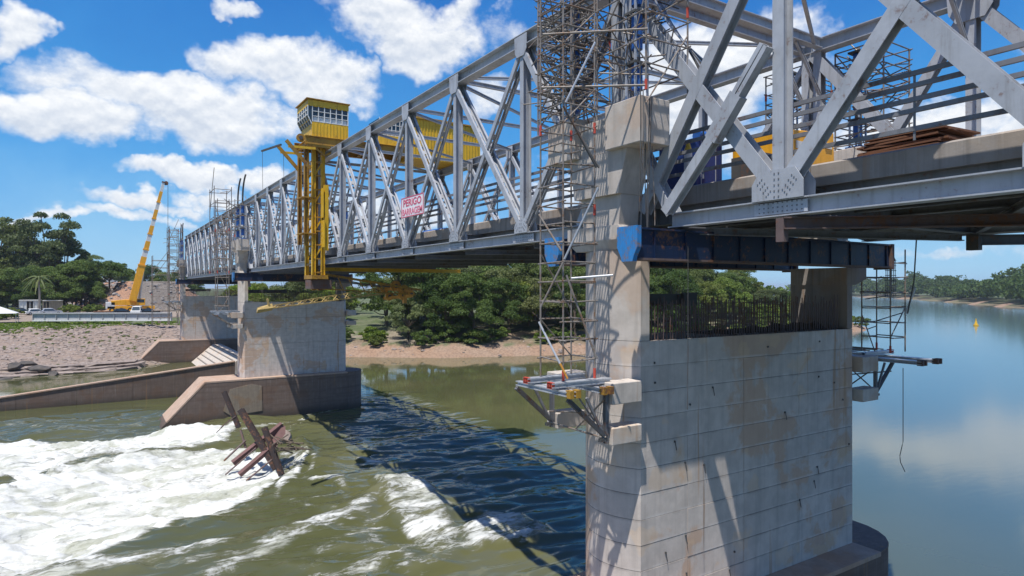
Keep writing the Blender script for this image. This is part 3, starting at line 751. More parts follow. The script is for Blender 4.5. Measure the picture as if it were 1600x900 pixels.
# ------------------------------------------------------------------ jack towers on the head blocks
def jack_tower(x, y, label, z1=7.9, hose=True, dx=1):
    t = thing('jack_tower', label, 'jack', (x, y, 4.62), 'blue strand jack towers on the pier heads')
    z0 = 4.623
    for sx in (-.2, .2):
        for sy in (-.16, .16): member('post', (x+sx, y+sy, z0), (x+sx, y+sy, z1-.4), 'C', .05, .05, 'alu', t)
    MB().box(x-.3, x+.3, y-.26, y+.26, z0, z0+.08).build('base_plate', 'blue_paint', t)
    for k, (a, b) in enumerate(((.35, .95), (1.35, 2.2), (2.45, 3.2))):
        MB().cyl((x, y, z0+(a+b)/2), (0, 0, 1), .14, b-a, 14).build('cylinder', 'blue_paint', t, smooth=True)
        MB().box(x-.25, x+.25, y-.2, y+.2, z0+b, z0+b+.06).build('yoke', 'tube_dark', t)
        MB().cyl((x, y, z0+b+.13), (0, 0, 1), .09, .12, 10).build('anchor_head', 'tube_steel', t)
    if hose:
        pts = [(x, y, z1-.5), (x, y, z1+.4)]
        for k in range(1, 9):
            a = k/8*math.radians(70); pts.append((x, y-2.3*(1-math.cos(a)), z1+.4+2.3*math.sin(a)))
        MB().tube(pts, .08, 7).build('strand_guide', 'tube_dark', t, smooth=True)
    return t
names = {0: 'foreground pier', 1: 'middle pier', 2: 'farthest pier'}
for i in range(3):
    yc = YC+i*11*P_
    for s in (-1, 1):
        for q in (-1, 1):
            jack_tower(XM+s*5.0, yc+(1.17*q if q < 0 else 1.34), 'blue strand jack on the %s %s head block of the %s' % ('nearer' if q < 0 else 'farther', 'left' if s < 0 else 'right', names[i]), hose=(i > 0))
t = thing('strand_bundle', 'bundle of lifting strands curving down right of the scaffold top', 'cable', (11.6, 11.9, 8))
for j in range(9):
    a = D(1020+j*.7, -10, 16.6+.04*j); b = D(1035+j, 30+j, 16.4); c = D(1062+j*1.5, 66, 16.2); d = D(1112-j*2.2, 104+j*1.1, 16.0)
    pts = [a*(1-u)**3+b*3*u*(1-u)**2+c*3*u*u*(1-u)+d*u**3 for u in [k/8 for k in range(9)]]
    MB().tube(pts, .028, 5).build('strand', 'tube_dark' if j % 3 else 'alu', t, smooth=True)
# cables that hang down the corner of the head block
t = thing('hanging_cables', 'thin cables hanging down the front corner of the foreground pier head', 'cable', (10.9, 11.2, 4.6))
for k, (px, y0, y1) in enumerate(((999, 60, 330), (1003, 140, 358), (1013, 150, 372), (1018, 150, 400), (1010, 225, 380), (1021, 228, 352))):
    n = 9; pts = []
    for j in range(n):
        f = j/(n-1); pts.append(D(px+2.2*math.sin(f*3+k)-(6*f*f if k == 3 else 0), y0+(y1-y0)*f, 15.15+.12*k))
    MB().tube(pts, .014, 5).build('cable', 'tube_steel' if k % 2 else 'tube_dark', t, smooth=True)

# ------------------------------------------------------------------ scaffolds
def scaffold(label, x0, x1, y0, y1, z0, z1, step, group=None, r=.024, brace=.45, red=.3, mess=0, seed=1, post_step=2.0):
    rg = random.Random(seed)
    t = thing('scaffold_tower', label, 'scaffold', ((x0+x1)/2, (y0+y1)/2, z0), group)
    C4 = [(x0, y0), (x1, y0), (x1, y1), (x0, y1)]
    for (x, y) in C4:
        z = z0
        while z < z1-.05:
            ze = min(z+post_step, z1); tube('post', (x, y, z), (x, y, ze), r, 'tube_steel', t)
            if rg.random() < red: tube('collar', (x, y, z-.02 if z > z0 else z), (x, y, z+.24), r*1.5, 'red_paint', t)
            z = ze
    n = int((z1-z0)/step)
    for i in range(1, n+1):
        z = z0+i*step
        for j in range(4):
            if rg.random() < .06: continue
            a = C4[j]; b = C4[(j+1) % 4]; dz = rg.uniform(-.03, .03); e = rg.choice((0, .03, .10))
            va = Vector((a[0], a[1], z+dz)); vb = Vector((b[0], b[1], z+rg.uniform(-.03, .03))); d = (vb-va).normalized()
            tube('ledger', va-d*e, vb+d*e, r*.82, 'tube_steel', t)
        if rg.random() < brace:
            j = rg.randrange(4); a = C4[j]; b = C4[(j+1) % 4]; h = rg.choice((2, 3))*step
            tube('brace', (a[0], a[1], z-h*.5), (b[0], b[1], z+h*.5), r*.8, 'tube_steel', t)
    for i in range(mess):                   # extra couplers, odd tubes and short boards
        z = rg.uniform(z0+(z1-z0)*.1, z1); c = Vector((rg.uniform(x0, x1), rg.uniform(y0, y1), z))
        d = Vector((rg.uniform(-1, 1), rg.uniform(-1, 1), rg.uniform(-.5, .5))).normalized()*rg.uniform(.3, .8)
        tube('odd_tube', c-d, c+d, r*.75, 'tube_steel' if rg.random() < .7 else 'tube_dark', t)
    return t
scaffold('slender scaffold tower rising from the bracket platform left of the pier nose', 9.24, 10.20, 12.2, 13.13, -2.2, 9.6, .47, seed=3, brace=.3)
t = thing('raking_tubes', 'loose diagonal scaffold tubes bracing the slender tower', 'scaffold tube', (9.5, 12.1, -1))
for a, b, m in (((842, 503, 15.5), (884, 586, 15.0), 'alu'), ((875, 568, 15.05), (887, 592, 14.95), 'orange_paint'), ((842, 335, 15.3), (877, 392, 15.0), 'tube_steel'), ((935, 293, 14.6), (882, 405, 15.0), 'alu'), ((885, 430, 15), (932, 560, 15), 'tube_steel'),
                ((880, 165, 14.9), (932, 262, 15.2), 'tube_dark'), ((936, 262, 15.2), (885, 176, 15.3), 'tube_dark'), ((880, 410, 15), (845, 480, 15.2), 'tube_steel'), ((848, 54, 15.3), (1012, 45, 14.9), 'tube_steel'),
                ((846, 137, 15.2), (1008, 133, 14.8), 'tube_steel'), ((884, 160, 14.9), (930, 66, 14.9), 'alu'), ((893, 435, 14.8), (958, 430, 14.5), 'alu')):
    tube('raking_tube', D(*a), D(*b), .026, m, t)
scaffold('dense scaffold wrapped round the upper left of the foreground pier head', 10.4, 11.2, 13.3, 14.9, 4.3, 9.6, .42, seed=5, brace=.8, mess=90, red=.15)
scaffold('scaffold cage around the blue jack above the sunlit head block', 10.75, 12.15, 11.0, 12.75, 4.64, 9.6, .62, seed=8, brace=.7, mess=60, red=.3)
scaffold('scaffold cage around the second blue jack behind the slender tower', 10.75, 12.0, 13.7, 15.3, 4.66, 9.4, .5, seed=9, brace=.8, mess=80, red=.15)
for j, (x0, y0) in enumerate(((21.0, 10.9), (21.0, 13.6))):
    scaffold('crowded scaffold around the blue jack on the %s head block beyond the deck' % ('right' if j == 0 else 'left'), x0, x0+1.6, y0, y0+1.6, 3.0, 7.9, .35, seed=12+j, brace=.8, mess=46, r=.028)
# working platforms on brackets
def platform(label, s, yn, yf, seed):
    t = thing('bracket_platform', label, 'work platform', (XM+s*6.6, YC, -3.8))
    X_ = lambda o: XM+s*o
    for o in (7.28, 7.08, 6.28, 6.08):
        member('main_beam', (X_(o), yn+random.uniform(0, .15), -2.44), (X_(o), yf+random.uniform(0, .2), -2.44), 'H', .16, .09, 'alu', t, ref=(0, 0, 1))
        MB().box(min(X_(o)-.055, X_(o)+.055), X_(o)+.055, yn-.02, yn+.16, -2.53, -2.35).build('beam_end', 'rusty_beam' if s == 1 else 'ochre_paint', t)
    for y in (YC-1.0, YC-.9, YC+.0, YC+.1):
        member('cross_beam', (X_(7.55), y, -2.27), (X_(5.75), y, -2.27), 'H', .13, .09, 'alu', t, ref=(0, 0, 1))
        MB().box(min(X_(7.55), X_(7.47)), max(X_(7.55), X_(7.47)), y-.05, y+.05, -2.345, -2.195).build('beam_end', 'red_paint', t)
    for y in (YC-1.2, YC+1.0):
        member('bracket_post', (X_(6.05), y, -3.75), (X_(6.05), y, -2.55), 'L2', .09, .07, 'truss_dark', t)
        member('bracket_arm', (X_(6.05), y, -3.6), (X_(7.2), y, -2.6), 'L2', .09, .06, 'truss_dark', t, ref=(0, 1, 0))
        member('bracket_arm', (X_(6.05), y, -3.68), (X_(6.65), y, -2.6), 'C', .06, .06, 'truss_dark', t, ref=(0, 1, 0))
        member('bracket_foot', (X_(6.25), y, -3.66), (X_(5.2), y, -3.66), 'C', .08, .08, 'tube_dark', t, ref=(0, 1, 0))
    for a, b in (((6.1, YC-1.25, -3.6), (6.1, YC-.1, -2.7)), ((6.1, YC-.1, -3.6), (6.1, YC-1.2, -2.7)), ((6.9, YC-1.3, -2.9), (6.2, YC+.9, -3.3)), ((6.1, YC-1.2, -3.62), (6.1, YC+1, -3.62))):
        tube('tie_tube', (X_(a[0]), a[1], a[2]), (X_(b[0]), b[1], b[2]), .024, 'tube_steel', t)
    for o in ((6.2, 6.7, 7.1) if s == 1 else ()):
        MB().box(min(X_(o), X_(o)+.06), max(X_(o), X_(o)+.06), YC-.9, YC+.9, -2.195, -2.16).build('board', 'wood', t)
    return t
platform('steel bracket platform clamped to the left nose of the foreground pier', -1, YC-1.45, YC+.6, 1)
platform('steel bracket platform with red beam ends on the right end of the pier', 1, YC-2.7, YC+1.4, 2)
scaffold('scaffold tower standing on the right bracket platform over calm water', 22.0, 22.95, 11.2, 12.15, -2.15, 1.3, .5, seed=21, brace=.6, mess=4)
t = thing('scaffold_ladder', 'small black steel grid cage beside the end of the blue girder', 'cage', (22.7, 11.4, 0))
for i in range(6):
    tube('bar', (22.5+i*.12, 11.6, -.3), (22.5+i*.12, 11.6, 1.0), .012, 'tube_dark', t)
for j in range(8): tube('rung', (22.45, 11.6, -.25+j*.17), (23.15, 11.6, -.25+j*.17), .012, 'tube_dark', t)
def rope(label, pts, r=.012):
    P3 = [D(*p) for p in pts]; q = []
    for i in range(len(P3)-1):
        for k in range(4): q.append(P3[i].lerp(P3[i+1], k/4))
    q.append(P3[-1]); o = MB().tube(q, r, 5).build('rope', 'tube_dark', smooth=True); return tag(o, label, 'rope')
rope('dark rope dangling over the calm water with a curled lower end', [(1411, 575, 20), (1411, 690, 20), (1406, 712, 20), (1407, 722, 20), (1414, 737, 20)])
rope('tight rope hanging from the near span down to the right scaffold', [(1432, 372, 19), (1428, 440, 19), (1418, 490, 19)], .02)
rope('thin rope hanging straight down the front of the banded pier wall', [(1075, 385, 15.6), (1075, 560, 15.6), (1074, 640, 15.6)], .008)
tube_o = tube('pale_tube', D(1430, 450, 19.2), D(1414, 492, 19.4), .03, 'alu', None); tag(tube_o, 'pale leaning scaffold tube at the top of the right scaffold', 'scaffold tube')
# scaffolds on the other piers
y2, y3 = YC+11*P_, YC+22*P_
scaffold('scaffold tower standing on the left side of the middle pier', 9.3, 10.3, y2-.3, y2+1.0, -2.6, 8.4, .9, seed=31, r=.035, brace=.5, mess=14, post_step=4)
scaffold('scaffold around the blue jacks on top of the middle pier', 10.5, 12.2, y2-2.2, y2+2.4, 4.7, 8.2, 1.0, seed=32, r=.035, brace=.7, mess=22, post_step=4)
scaffold('scaffold on the truss end just beyond the middle pier', 9.6, 11.2, y2+4, y2+7, 1.5, 10.2, 1.4, seed=36, r=.04, brace=.7, mess=10, post_step=5)
scaffold('thin scaffold tower left of the farthest pier', 9.5, 10.8, y3-1.5, y3+1.0, -5.9, 9.6, 1.1, seed=33, r=.045, brace=.5, mess=12, post_step=5)
scaffold('scaffold by the jacks on the farthest pier', 9.4, 11.4, y3-2, y3+2, 1.5, 10.0, 1.1, seed=34, r=.045, brace=.6, mess=12, post_step=5)
scaffold('wide low scaffold frame on the bank left of the farthest pier', 7.4, 9.8, y3+3, y3+5.4, -6.2, 5.4, 1.2, seed=35, r=.05, brace=.3, mess=3, post_step=5)
def small_platform(label, yc):
    t = thing('bracket_platform', label, 'work platform', (10, yc, -3))
    for o in (9.2, 10.0): member('main_beam', (o, yc-1.6, -2.4), (o, yc+1.2, -2.4), 'H', .2, .14, 'alu', t, ref=(0, 0, 1))
    for y in (yc-1.2, yc, yc+.9): member('cross_beam', (8.8, y, -2.22), (11.1, y, -2.22), 'H', .14, .12, 'alu', t, ref=(0, 0, 1))
    for y in (yc-1.2, yc+.9): member('bracket_arm', (10.9, y, -3.8), (9.0, y, -2.5), 'C', .1, .1, 'tube_steel', t, ref=(0, 1, 0))
small_platform('bracket platform clamped to the nose of the middle pier', y2)
small_platform('bracket platform clamped to the nose of the farthest pier', y3)

# ------------------------------------------------------------------ yellow gantry on the middle span
gy0 = 40.6
g = thing('gantry_crane', 'yellow gantry with control cabin, mast and machine house riding the top chords', 'gantry crane', (11.5, gy0, 8.5))
def gb(name, x0, x1, y0, y1, z0, z1, mat='yellow_paint', parent=None): return MB().box(x0, x1, y0, y1, z0, z1).build(name, mat, parent or g)
for y in (39.4, 41.9):
    member('main_girder', (10.4, y, 8.95), (23.6, y, 8.95), 'I', .48, .26, 'ochre_paint', g, ref=(0, 1, 0))
for x in (10.7, 12.0, 14.5, 17, 19.5, 21.5, 23.4): member('cross_girder', (x, 39.54, 8.9), (x, 41.76, 8.9), 'I', .3, .2, 'ochre_paint', g, ref=(1, 0, 0))
for x in (XN, XF):
    for y in (39.4, 41.9): MB().cyl((x, y, 8.60), (1, 0, 0), .15, .14, 16).build('wheel', 'tube_dark', g, smooth=True)
# cabin
cab = gb('cabin', 10.85, 13.1, 39.5, 41.95, 8.98, 10.12)
for i in range(11):
    gb('cladding_rib', 10.90+i*.205, 10.94+i*.205, 39.475, 39.497, 9.02, 10.09, 'yellow_paint', cab)
gb('floor_frame', 10.75, 13.2, 39.4, 42.0, 8.84, 8.975, 'ochre_paint', cab)
gb('window_band', 10.90, 13.05, 39.55, 41.9, 10.123, 11.05, 'glass', cab)
gb('curtain', 10.94, 13.01, 39.545, 39.548, 10.16, 10.42, 'curtain', cab)
MB().hull([(x, y, z) for y in (39.5, 41.95) for x, z in ((10.85, 10.0), (10.62, 10.45), (10.62, 11.05), (10.85, 11.05))]).build('window_bay', 'glass', cab)
for i in range(7):
    x = 10.85+i*(2.25-.05)/6; gb('mullion', x, x+.05, 39.48, 39.55, 10.123, 11.05, 'white_paint', cab)
for z in (10.13, 10.45, 10.75): gb('transom', 10.85, 13.1, 39.49, 39.54, z, z+.035, 'white_paint', cab)
for i in range(6):
    y = 39.5+i*.48; MB().bar((10.60, y, 11.05), (10.60, y, 10.45), .05, .04).build('mullion', 'white_paint', cab); MB().bar((10.60, y, 10.45), (10.83, y, 9.98), .05, .04, (0, 1, 0)).build('mullion', 'white_paint', cab)
for z in (10.5, 10.78): gb('transom', 10.58, 10.61, 39.48, 41.97, z, z+.04, 'white_paint', cab)
gb('transom', 10.70, 10.74, 39.48, 41.97, 10.22, 10.26, 'yellow_paint', cab)
gb('fascia', 10.60, 13.12, 39.48, 41.97, 11.053, 11.42, 'yellow_paint', cab)
MB().hull([(x, y, z) for (x, z) in ((10.50, 11.46), (13.2, 11.43)) for y in (39.38, 42.1)]+[(x, y, z+.05) for (x, z) in ((10.50, 11.46), (13.2, 11.43)) for y in (39.38, 42.1)]).build('roof', 'ochre_paint', cab)
for x in (10.6, 12.9):
    MB().bar((x, 39.45, 8.85), (11.6, 39.45, 8.1), .12, .10, (0, 1, 0)).build('cabin_bracket', 'ochre_paint', g)
gb('cabin_beam', 10.5, 13.2, 39.3, 39.5, 8.55, 8.80, 'ochre_paint')
# side jib with sheave, boom and wires
for y in (39.3, 41.3):
    MB().bar((10.7, y, 7.2), (9.28, y, 8.75), .20, .12, (0, 1, 0)).build('jib', 'ochre_paint', g)
    MB().bar((9.4, y, 8.4), (11.0, y, 8.45), .14, .10, (0, 1, 0)).build('jib', 'yellow_paint', g)
MB().cyl((10.25, 39.8, 9.1), (0, 1, 0), .25, .16, 20).build('sheave', 'ochre_paint', g, smooth=True)
MB().cyl((10.25, 39.8, 9.1), (0, 1, 0), .12, .22, 12).build('sheave_hub', 'tube_dark', g, smooth=True)
MB().bar((9.1, 39.8, 8.55), D(409, 236, 40), .10, .10, (0, 1, 0)).build('outrigger', 'tube_dark', g)
for px in (410, 443): tube('wire', D(px, 236, 40), D(px+.5, 298 if px < 420 else 282, 40), .012, 'tube_dark', g)
# mast
for (x, y, z0, z1, m_) in ((10.62, 40.0, 2.6, 8.7, 'ochre_paint'), (10.55, 41.2, 2.7, 8.5, 'ochre_paint'), (11.05, 39.9, .8, 8.7, 'yellow_paint'), (11.62, 39.9, .6, 8.7, 'yellow_paint'), (11.05, 41.4, .8, 8.7, 'yellow_paint'), (11.62, 41.4, .6, 8.7, 'ochre_paint')):
    member('mast_post', (x, y, z0), (x, y, z1), 'H', .22, .2, m_, g)
for i in range(9):
    z = .95+i*.85
    for y in (39.9, 41.4): MB().bar((11.1, y, z), (11.57, y, z+(.8 if i % 2 else .02)), .09, .08, (0, 1, 0)).build('mast_lacing', 'yellow_paint', g)
    gb('mast_rung', 11.1, 11.57, 39.82, 39.88, z-.04, z+.04, 'ochre_paint')
for i in range(5):
    z = 1.4+i*1.5; gb('mast_tie', 10.98, 11.05, 40.0, 41.3, z, z+.12, 'ochre_paint')
gb('mast_panel', 11.78, 12.02-.25, 39.5, 39.9, 2.5, 4.15) if False else None
gb('mast_panel', 11.45, 11.50, 39.25, 39.75, 4.3, 6.1); gb('mast_panel', 11.50, 11.56, 39.2, 39.75, 2.5, 4.15)
gb('panel_rail', 11.57, 11.8, 39.3, 39.6, 2.3, 6.3, 'yellow_paint')
gb('mast_foot', 10.9, 11.9, 39.7, 41.5, .55, .8, 'ochre_paint')
for z in (3.3, 5.5): gb('landing', 10.3, 11.2, 39.7, 41.0, z, z+.06, 'ochre_paint')
# machine house at the far end
hs_ = gb('machine_house', 17.3, 22.4, 39.15, 42.1, 8.52, 11.15)
for i in range(22):
    gb('cladding_rib', 17.40+i*.225, 17.48+i*.225, 39.115, 39.147, 8.56, 11.12, 'yellow_paint', hs_)
MB().prism([(17.2, 11.155), (22.6, 11.155), (22.6, 11.22), (17.2, 11.30)], 39.0, 42.3, axis=1).build('roof', 'ochre_paint', hs_)
gb('lattice_window', 15.2, 17.28, 39.7, 41.6, 9.9, 11.0, 'glass', hs_)
for i in range(8): gb('mullion', 15.2+i*.28, 15.24+i*.28, 39.66, 39.70, 9.9, 11.05, 'white_paint', hs_)
for i in range(4): gb('transom', 15.18, 17.29, 39.665, 39.695, 9.93+i*.34, 9.965+i*.34, 'white_paint', hs_)
gb('porch', 15.15, 17.29, 39.6, 41.7, 9.21, 9.895, 'yellow_paint', hs_)
gb('platform', 14.0, 23.4, 39.2, 42.1, 9.16+.035, 9.205, 'ochre_paint')
# arm that reaches under the bridge
member('lower_beam', (11.9, 40.6, 1.18), (21.6, 40.6, 1.18), 'I', .2, .22, 'yellow_paint', g, ref=(0, 1, 0))
member('lower_truss_chord', (11.9, 40.3, .85), (18.4, 40.3, -.15), 'C', .14, .12, 'ochre_paint', g, ref=(0, 1, 0))
member('lower_truss_chord', (11.9, 41.2, .55), (18.4, 41.2, -.15), 'C', .12, .12, 'truss_dark', g, ref=(0, 1, 0))
member('lower_truss_chord', (11.7, 40.3, -.05), (18.0, 40.3, -.45), 'C', .08, .08, 'ochre_paint', g, ref=(0, 1, 0))
for i in range(9):
    x = 12+i*.7; z = .8-(x-11.9)*.154; MB().bar((x, 40.3, z), (x+.35, 40.3, -.05-(x-11.7)*.06), .05, .05, (0, 1, 0)).build('lacing', 'ochre_paint', g)
for (px, py, r) in ((600, 451, .3), (618, 447, .36), (631, 452, .3), (608, 463, .28), (630, 461, .34), (642, 459, .22)):
    c = D(px, py, 43.5); MB().cyl(c, (0, 1, 0), r, .2, 14).build('sheave', 'orange_paint', g, smooth=True)
    MB().cyl(c, (0, 1, 0), r*.4, .3, 10).build('sheave_hub', 'tube_dark', g, smooth=True)
for a, b in (((590, 450, 43.5), (645, 455, 43.5)), ((600, 466, 43.5), (645, 462, 43.5)), ((632, 452, 43.5), (632, 474, 43.5))):
    member('head_plate', D(*a), D(*b), 'C', .2, .3, 'orange_paint', g, ref=(0, 1, 0))
for i in range(4):
    c = D(490+i % 2*9, 440+i//2*9, 40.5); MB().cyl(c, (0, 1, 0), .2, .3, 12).build('roller', 'ochre_paint', g, smooth=True)
gb('trolley', 10.9, 12.2, 40.0, 41.2, -.05, .5, 'rusty_beam')
# yellow lattice boom hung below
lb = thing('lattice_boom', 'yellow lattice boom with hooked tip hanging in front of the middle pier', 'crane boom', D(480, 470, 38))
A, B = D(402, 484, 36.5), D(600, 457, 43)
ax = (B-A).normalized(); up = Vector((0, 0, 1)); sd_ = ax.cross(up).normalized()
L = (B-A).length; off3 = [up*.36, -up*.08+sd_*.26, -up*.08-sd_*.26]
for o3 in off3: member('chord', A+o3*.25, B+o3, 'C', .055, .055, 'boom_tan', lb, ref=(0, 0, 1))
n = 22
for i in range(n):
    f, f2 = i/n, (i+1)/n; s1, s2 = .25+.75*f, .25+.75*f2
    for (a_, b_) in ((0, 1), (1, 0)) if i % 2 == 0 else ((0, 2), (2, 0)):
        tube('lacing', A+ax*L*f+off3[a_]*s1, A+ax*L*f2+off3[b_]*s2, .022, 'boom_tan', lb)
MB().hull([A+ax*.9+up*.25, A+ax*.9-up*.15, A-ax*.05-up*.2, A+up*.12, A+ax*.9+sd_*.12, A+sd_*.1]).build('tip', 'boom_tan', lb)
MB().bar(A+ax*.7+up*.1, A+ax*.6+up*.55, .14, .1).build('horn', 'boom_tan', lb)
tube('hoist_rope', B+up*.3, (12.0, 40.4, .75), .02, 'tube_dark', lb); tube('hoist_rope', D(545, 468, 41), (12.2, 40.6, 1.1), .02, 'tube_dark', lb)

# danger sign
s = thing('danger_sign', 'white danger sign with red lettering and border hung on the middle span', 'sign', (11.70, 26.5, 3.1))
MB().box(11.66, 11.70, 25.25, 27.65, 3.19, 4.09).build('board', 'sign_white', s)
for (y0, y1, z0, z1) in ((25.25, 27.65, 3.19, 3.23), (25.25, 27.65, 4.05, 4.09), (25.25, 25.30, 3.232, 4.048), (27.60, 27.65, 3.232, 4.048)):
    MB().box(11.652, 11.6585, y0, y1, z0, z1).build('border', 'sign_red', s)
def lettering(txt, mid_y, z, size, parent, mat, wide):
    cu = bpy.data.curves.new('txt', 'FONT'); cu.body = txt; cu.size = size; cu.align_x = 'CENTER'; cu.extrude = .003; cu.offset = .010
    tmp = bpy.data.objects.new('txt', cu); COL.objects.link(tmp); bpy.context.view_layer.update()
    me = bpy.data.meshes.new_from_object(tmp.evaluated_get(bpy.context.evaluated_depsgraph_get())); bpy.data.objects.remove(tmp)
    w = max(v.co.x for v in me.vertices)-min(v.co.x for v in me.vertices); k = wide/w
    for v in me.vertices: v.co.x *= k
    me.materials.clear(); me.materials.append(MT(mat))
    m = Matrix(((0, 0, -1, 0), (-1, 0, 0, 0), (0, 1, 0, 0), (0, 0, 0, 1))); m.translation = Vector((11.655, mid_y, z))
    put('lettering', me, m, parent)
lettering('PERIGO', 26.45, 3.68, .44, s, 'sign_red', 1.95)
lettering('BARRAGEM', 26.45, 3.29, .40, s, 'sign_pink', 2.15)

# ------------------------------------------------------------------ things on the deck
t = thing('power_pack', 'orange yellow hydraulic power pack on the deck behind the near truss', 'machine', (15.9, 10.9, 2.43))
MB().box(14.9, 17.6, 10.4, 12.0, 2.43, 2.75).build('skid', 'tube_dark', t)
MB().hull([(x, y, z) for y in (10.45, 11.95) for x, z in ((15.0, 2.8), (15.0, 4.12), (15.35, 4.22), (17.5, 4.38), (17.55, 2.8))]).build('housing', 'crane_yellow', t, bevel=.04)
MB().box(15.7, 16.4, 10.42, 10.445, 3.75, 3.95).build('label_plate', 'white_paint', t)
MB().box(15.05, 15.35, 10.40, 10.44, 2.9, 3.45).build('vent_panel', 'tube_dark', t)
MB().box(17.05, 17.35, 10.42, 10.445, 3.9, 4.05).build('label_plate', 'white_paint', t)
MB().box(14.4, 14.9, 10.5, 11.5, 2.43, 3.5).build('motor', 'tube_dark', t)
t = thing('blue_tank', 'dark blue covered tank standing on the deck beside the pier head', 'tank', (14.4, 12.5, 2.43))
MB().box(13.8, 14.9, 12.2, 13.6, 2.43, 4.15).build('body', 'navy', t, bevel=.04)
MB().cyl((14.35, 12.25, 4.22), (1, 0, 0), .14, .95, 14).build('rolled_cover', 'blue_paint', t, smooth=True)
for x in (14.0, 14.6): tube('strap', (x, 12.19, 2.5), (x, 12.19, 4.1), .012, 'alu', t)
t = thing('gas_bottle', 'white gas bottle with yellow shoulder standing by the blue tank', 'gas bottle', (13.6, 12.2, 2.43))
MB().cyl((13.55, 12.25, 3.1), (0, 0, 1), .11, 1.3, 14).build('bottle', 'white_paint', t, smooth=True)
MB().tube([(13.55, 12.25, 3.75), (13.55, 12.25, 3.98)], .11, 14, .04).build('shoulder', 'yellow_paint', t, smooth=True)
t = thing('plate_stack', 'untidy stack of rusty brown steel sheets on the deck at right', 'sheet stack', (15.3, 7.0, 2.43))
for k in range(13):
    a = random.uniform(-.12, .12); dx, dy = random.uniform(-.12, .12), random.uniform(-.1, .1)
    m = Matrix.Translation((15.0+dx, 7.15+dy, 2.46+k*.07)) @ Matrix.Rotation(a, 4, 'Z') @ Matrix.Rotation(random.uniform(-.03, .03), 4, 'X')
    if 'sheet' not in SHARE: SHARE['sheet'] = MB().box(-.66, .66, -.85, .85, -.02, .02).mesh('sheet', 'rust_plate')
    put('sheet', SHARE['sheet'], m, t)
for k, (x, y, l) in enumerate(((14.5, 30.0, 'blue tarpaulin heap lying behind the kerb under the sign'),)):
    mb = MB(); mb.hull([(x+random.uniform(-.7, .7), y+random.uniform(-2.5, 2.5), 2.43+random.uniform(0, .1)) for _ in range(12)]+[(x+random.uniform(-.3, .3), y+random.uniform(-2, 2), 2.85+random.uniform(0, .2)) for _ in range(10)])
    tag(mb.build('tarpaulin', 'blue_paint'), l, 'tarpaulin')

# ------------------------------------------------------------------ guide wall, sill, debris in the river
w_ = thing('guide_wall', 'long low brown concrete guide wall sloping down into the river at left', 'wall', (0, 80.5, W))
xs = [13.2, 8, 3, -2, -7, -12, -17, -22]
for a, b in zip(xs[:-1], xs[1:]):
    zf = lambda x: -8.6-(13-x)*.105
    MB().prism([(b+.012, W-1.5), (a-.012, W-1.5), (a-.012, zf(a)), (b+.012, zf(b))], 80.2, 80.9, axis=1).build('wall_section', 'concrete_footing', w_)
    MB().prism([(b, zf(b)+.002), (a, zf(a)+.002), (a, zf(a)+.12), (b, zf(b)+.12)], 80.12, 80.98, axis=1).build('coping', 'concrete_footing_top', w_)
t = thing('spillway_sill', 'pale sloping concrete sill between the middle and farthest piers', 'sill', (14, 105, W))
MB().prism([(12.6, W-1), (17, W-1), (17, -9.3), (15.8, -9.3), (12.6, W)], 92, 116.9, axis=1).build('slope', 'concrete_clean', t)
for i in range(5): MB().bar((13.4+i*.6, 92.5, W+.70+i*.52), (13.4+i*.6, 116.0, W+.70+i*.52), .2, .15).build('step_beam', 'concrete_old', t)

db = thing('wreck_debris', 'heap of rusty broken steel beams stranded in the white rapids', 'debris', G(415, 735))
for a, b, w2, d2, m_ in (((350, 612, 46.5), (373, 668, 46), .22, .30, 'wreck_dark'), ((376, 640, 44.8), (433, 735, 43.8), .28, .40, 'wreck_dark'), ((413, 668, 43.4), (440, 742, 42.8), .26, .34, 'wreck_dark'),
                      ((364, 724, 43.6), (441, 663, 45.5), .34, .30, 'wreck_red'), ((374, 742, 43.2), (432, 692, 44.4), .30, .26, 'wreck_red'), ((352, 742, 43), (400, 700, 44), .07, .07, 'rusty_beam'),
                      ((380, 755, 42.6), (425, 718, 43.4), .08, .08, 'rusty_beam'), ((345, 668, 46), (368, 650, 46), .07, .07, 'rusty_beam'), ((338, 676, 46), (360, 655, 46), .05, .05, 'rusty_beam'),
                      ((376, 672, 45), (384, 700, 44.6), .12, .12, 'rusty_beam'), ((350, 720, 44), (384, 688, 44.6), .09, .09, 'rusty_beam'), ((428, 700, 44), (478, 702, 44), .08, .08, 'bark')):
    if m_ == 'wreck_dark' and m_ not in MATS: painted('wreck_dark', (.035, .024, .024), .6, .8, 0, .3)
    if m_ == 'wreck_red' and 'wreck_red' not in MATS: painted('wreck_red', (.17, .09, .085), .5, .8, 0, .3)
    k_ = 'I' if w2 > .2 and m_ != 'wreck_red' else 'C'
    member('broken_beam', D(*a), D(*b), k_, w2, d2, m_, db, ref=(.8, -.5, .3))
MB().hull([D(420, 690, 45), D(436, 662, 45.5), D(446, 666, 45.5), D(446, 678, 45), D(428, 700, 44.6), D(434, 690, 45.8), D(424, 676, 46)]).build('crumpled_plate', 'wreck_red', db)
rg = random.Random(4)
for k in range(16):
    a = D(440+rg.uniform(-12, 30), 693+rg.uniform(-8, 12), 44+rg.uniform(-.6, .6)); d = Vector((rg.uniform(-1, 1), rg.uniform(-1, 1), rg.uniform(-.4, .4)))*rg.uniform(.4, 1.1)
    tube('branch', a-d, a+d, .045, 'bark', db)
rv = [Vector((rg.gauss(0, 1), rg.gauss(0, 1), rg.gauss(0, 1))).normalized() for _ in range(30)]
c = G(440, 697)+Vector((.3, .6, .5)); MB().hull([c+v*.62 for v in rv]).build('boulder', 'rock_pale', db, smooth=True)
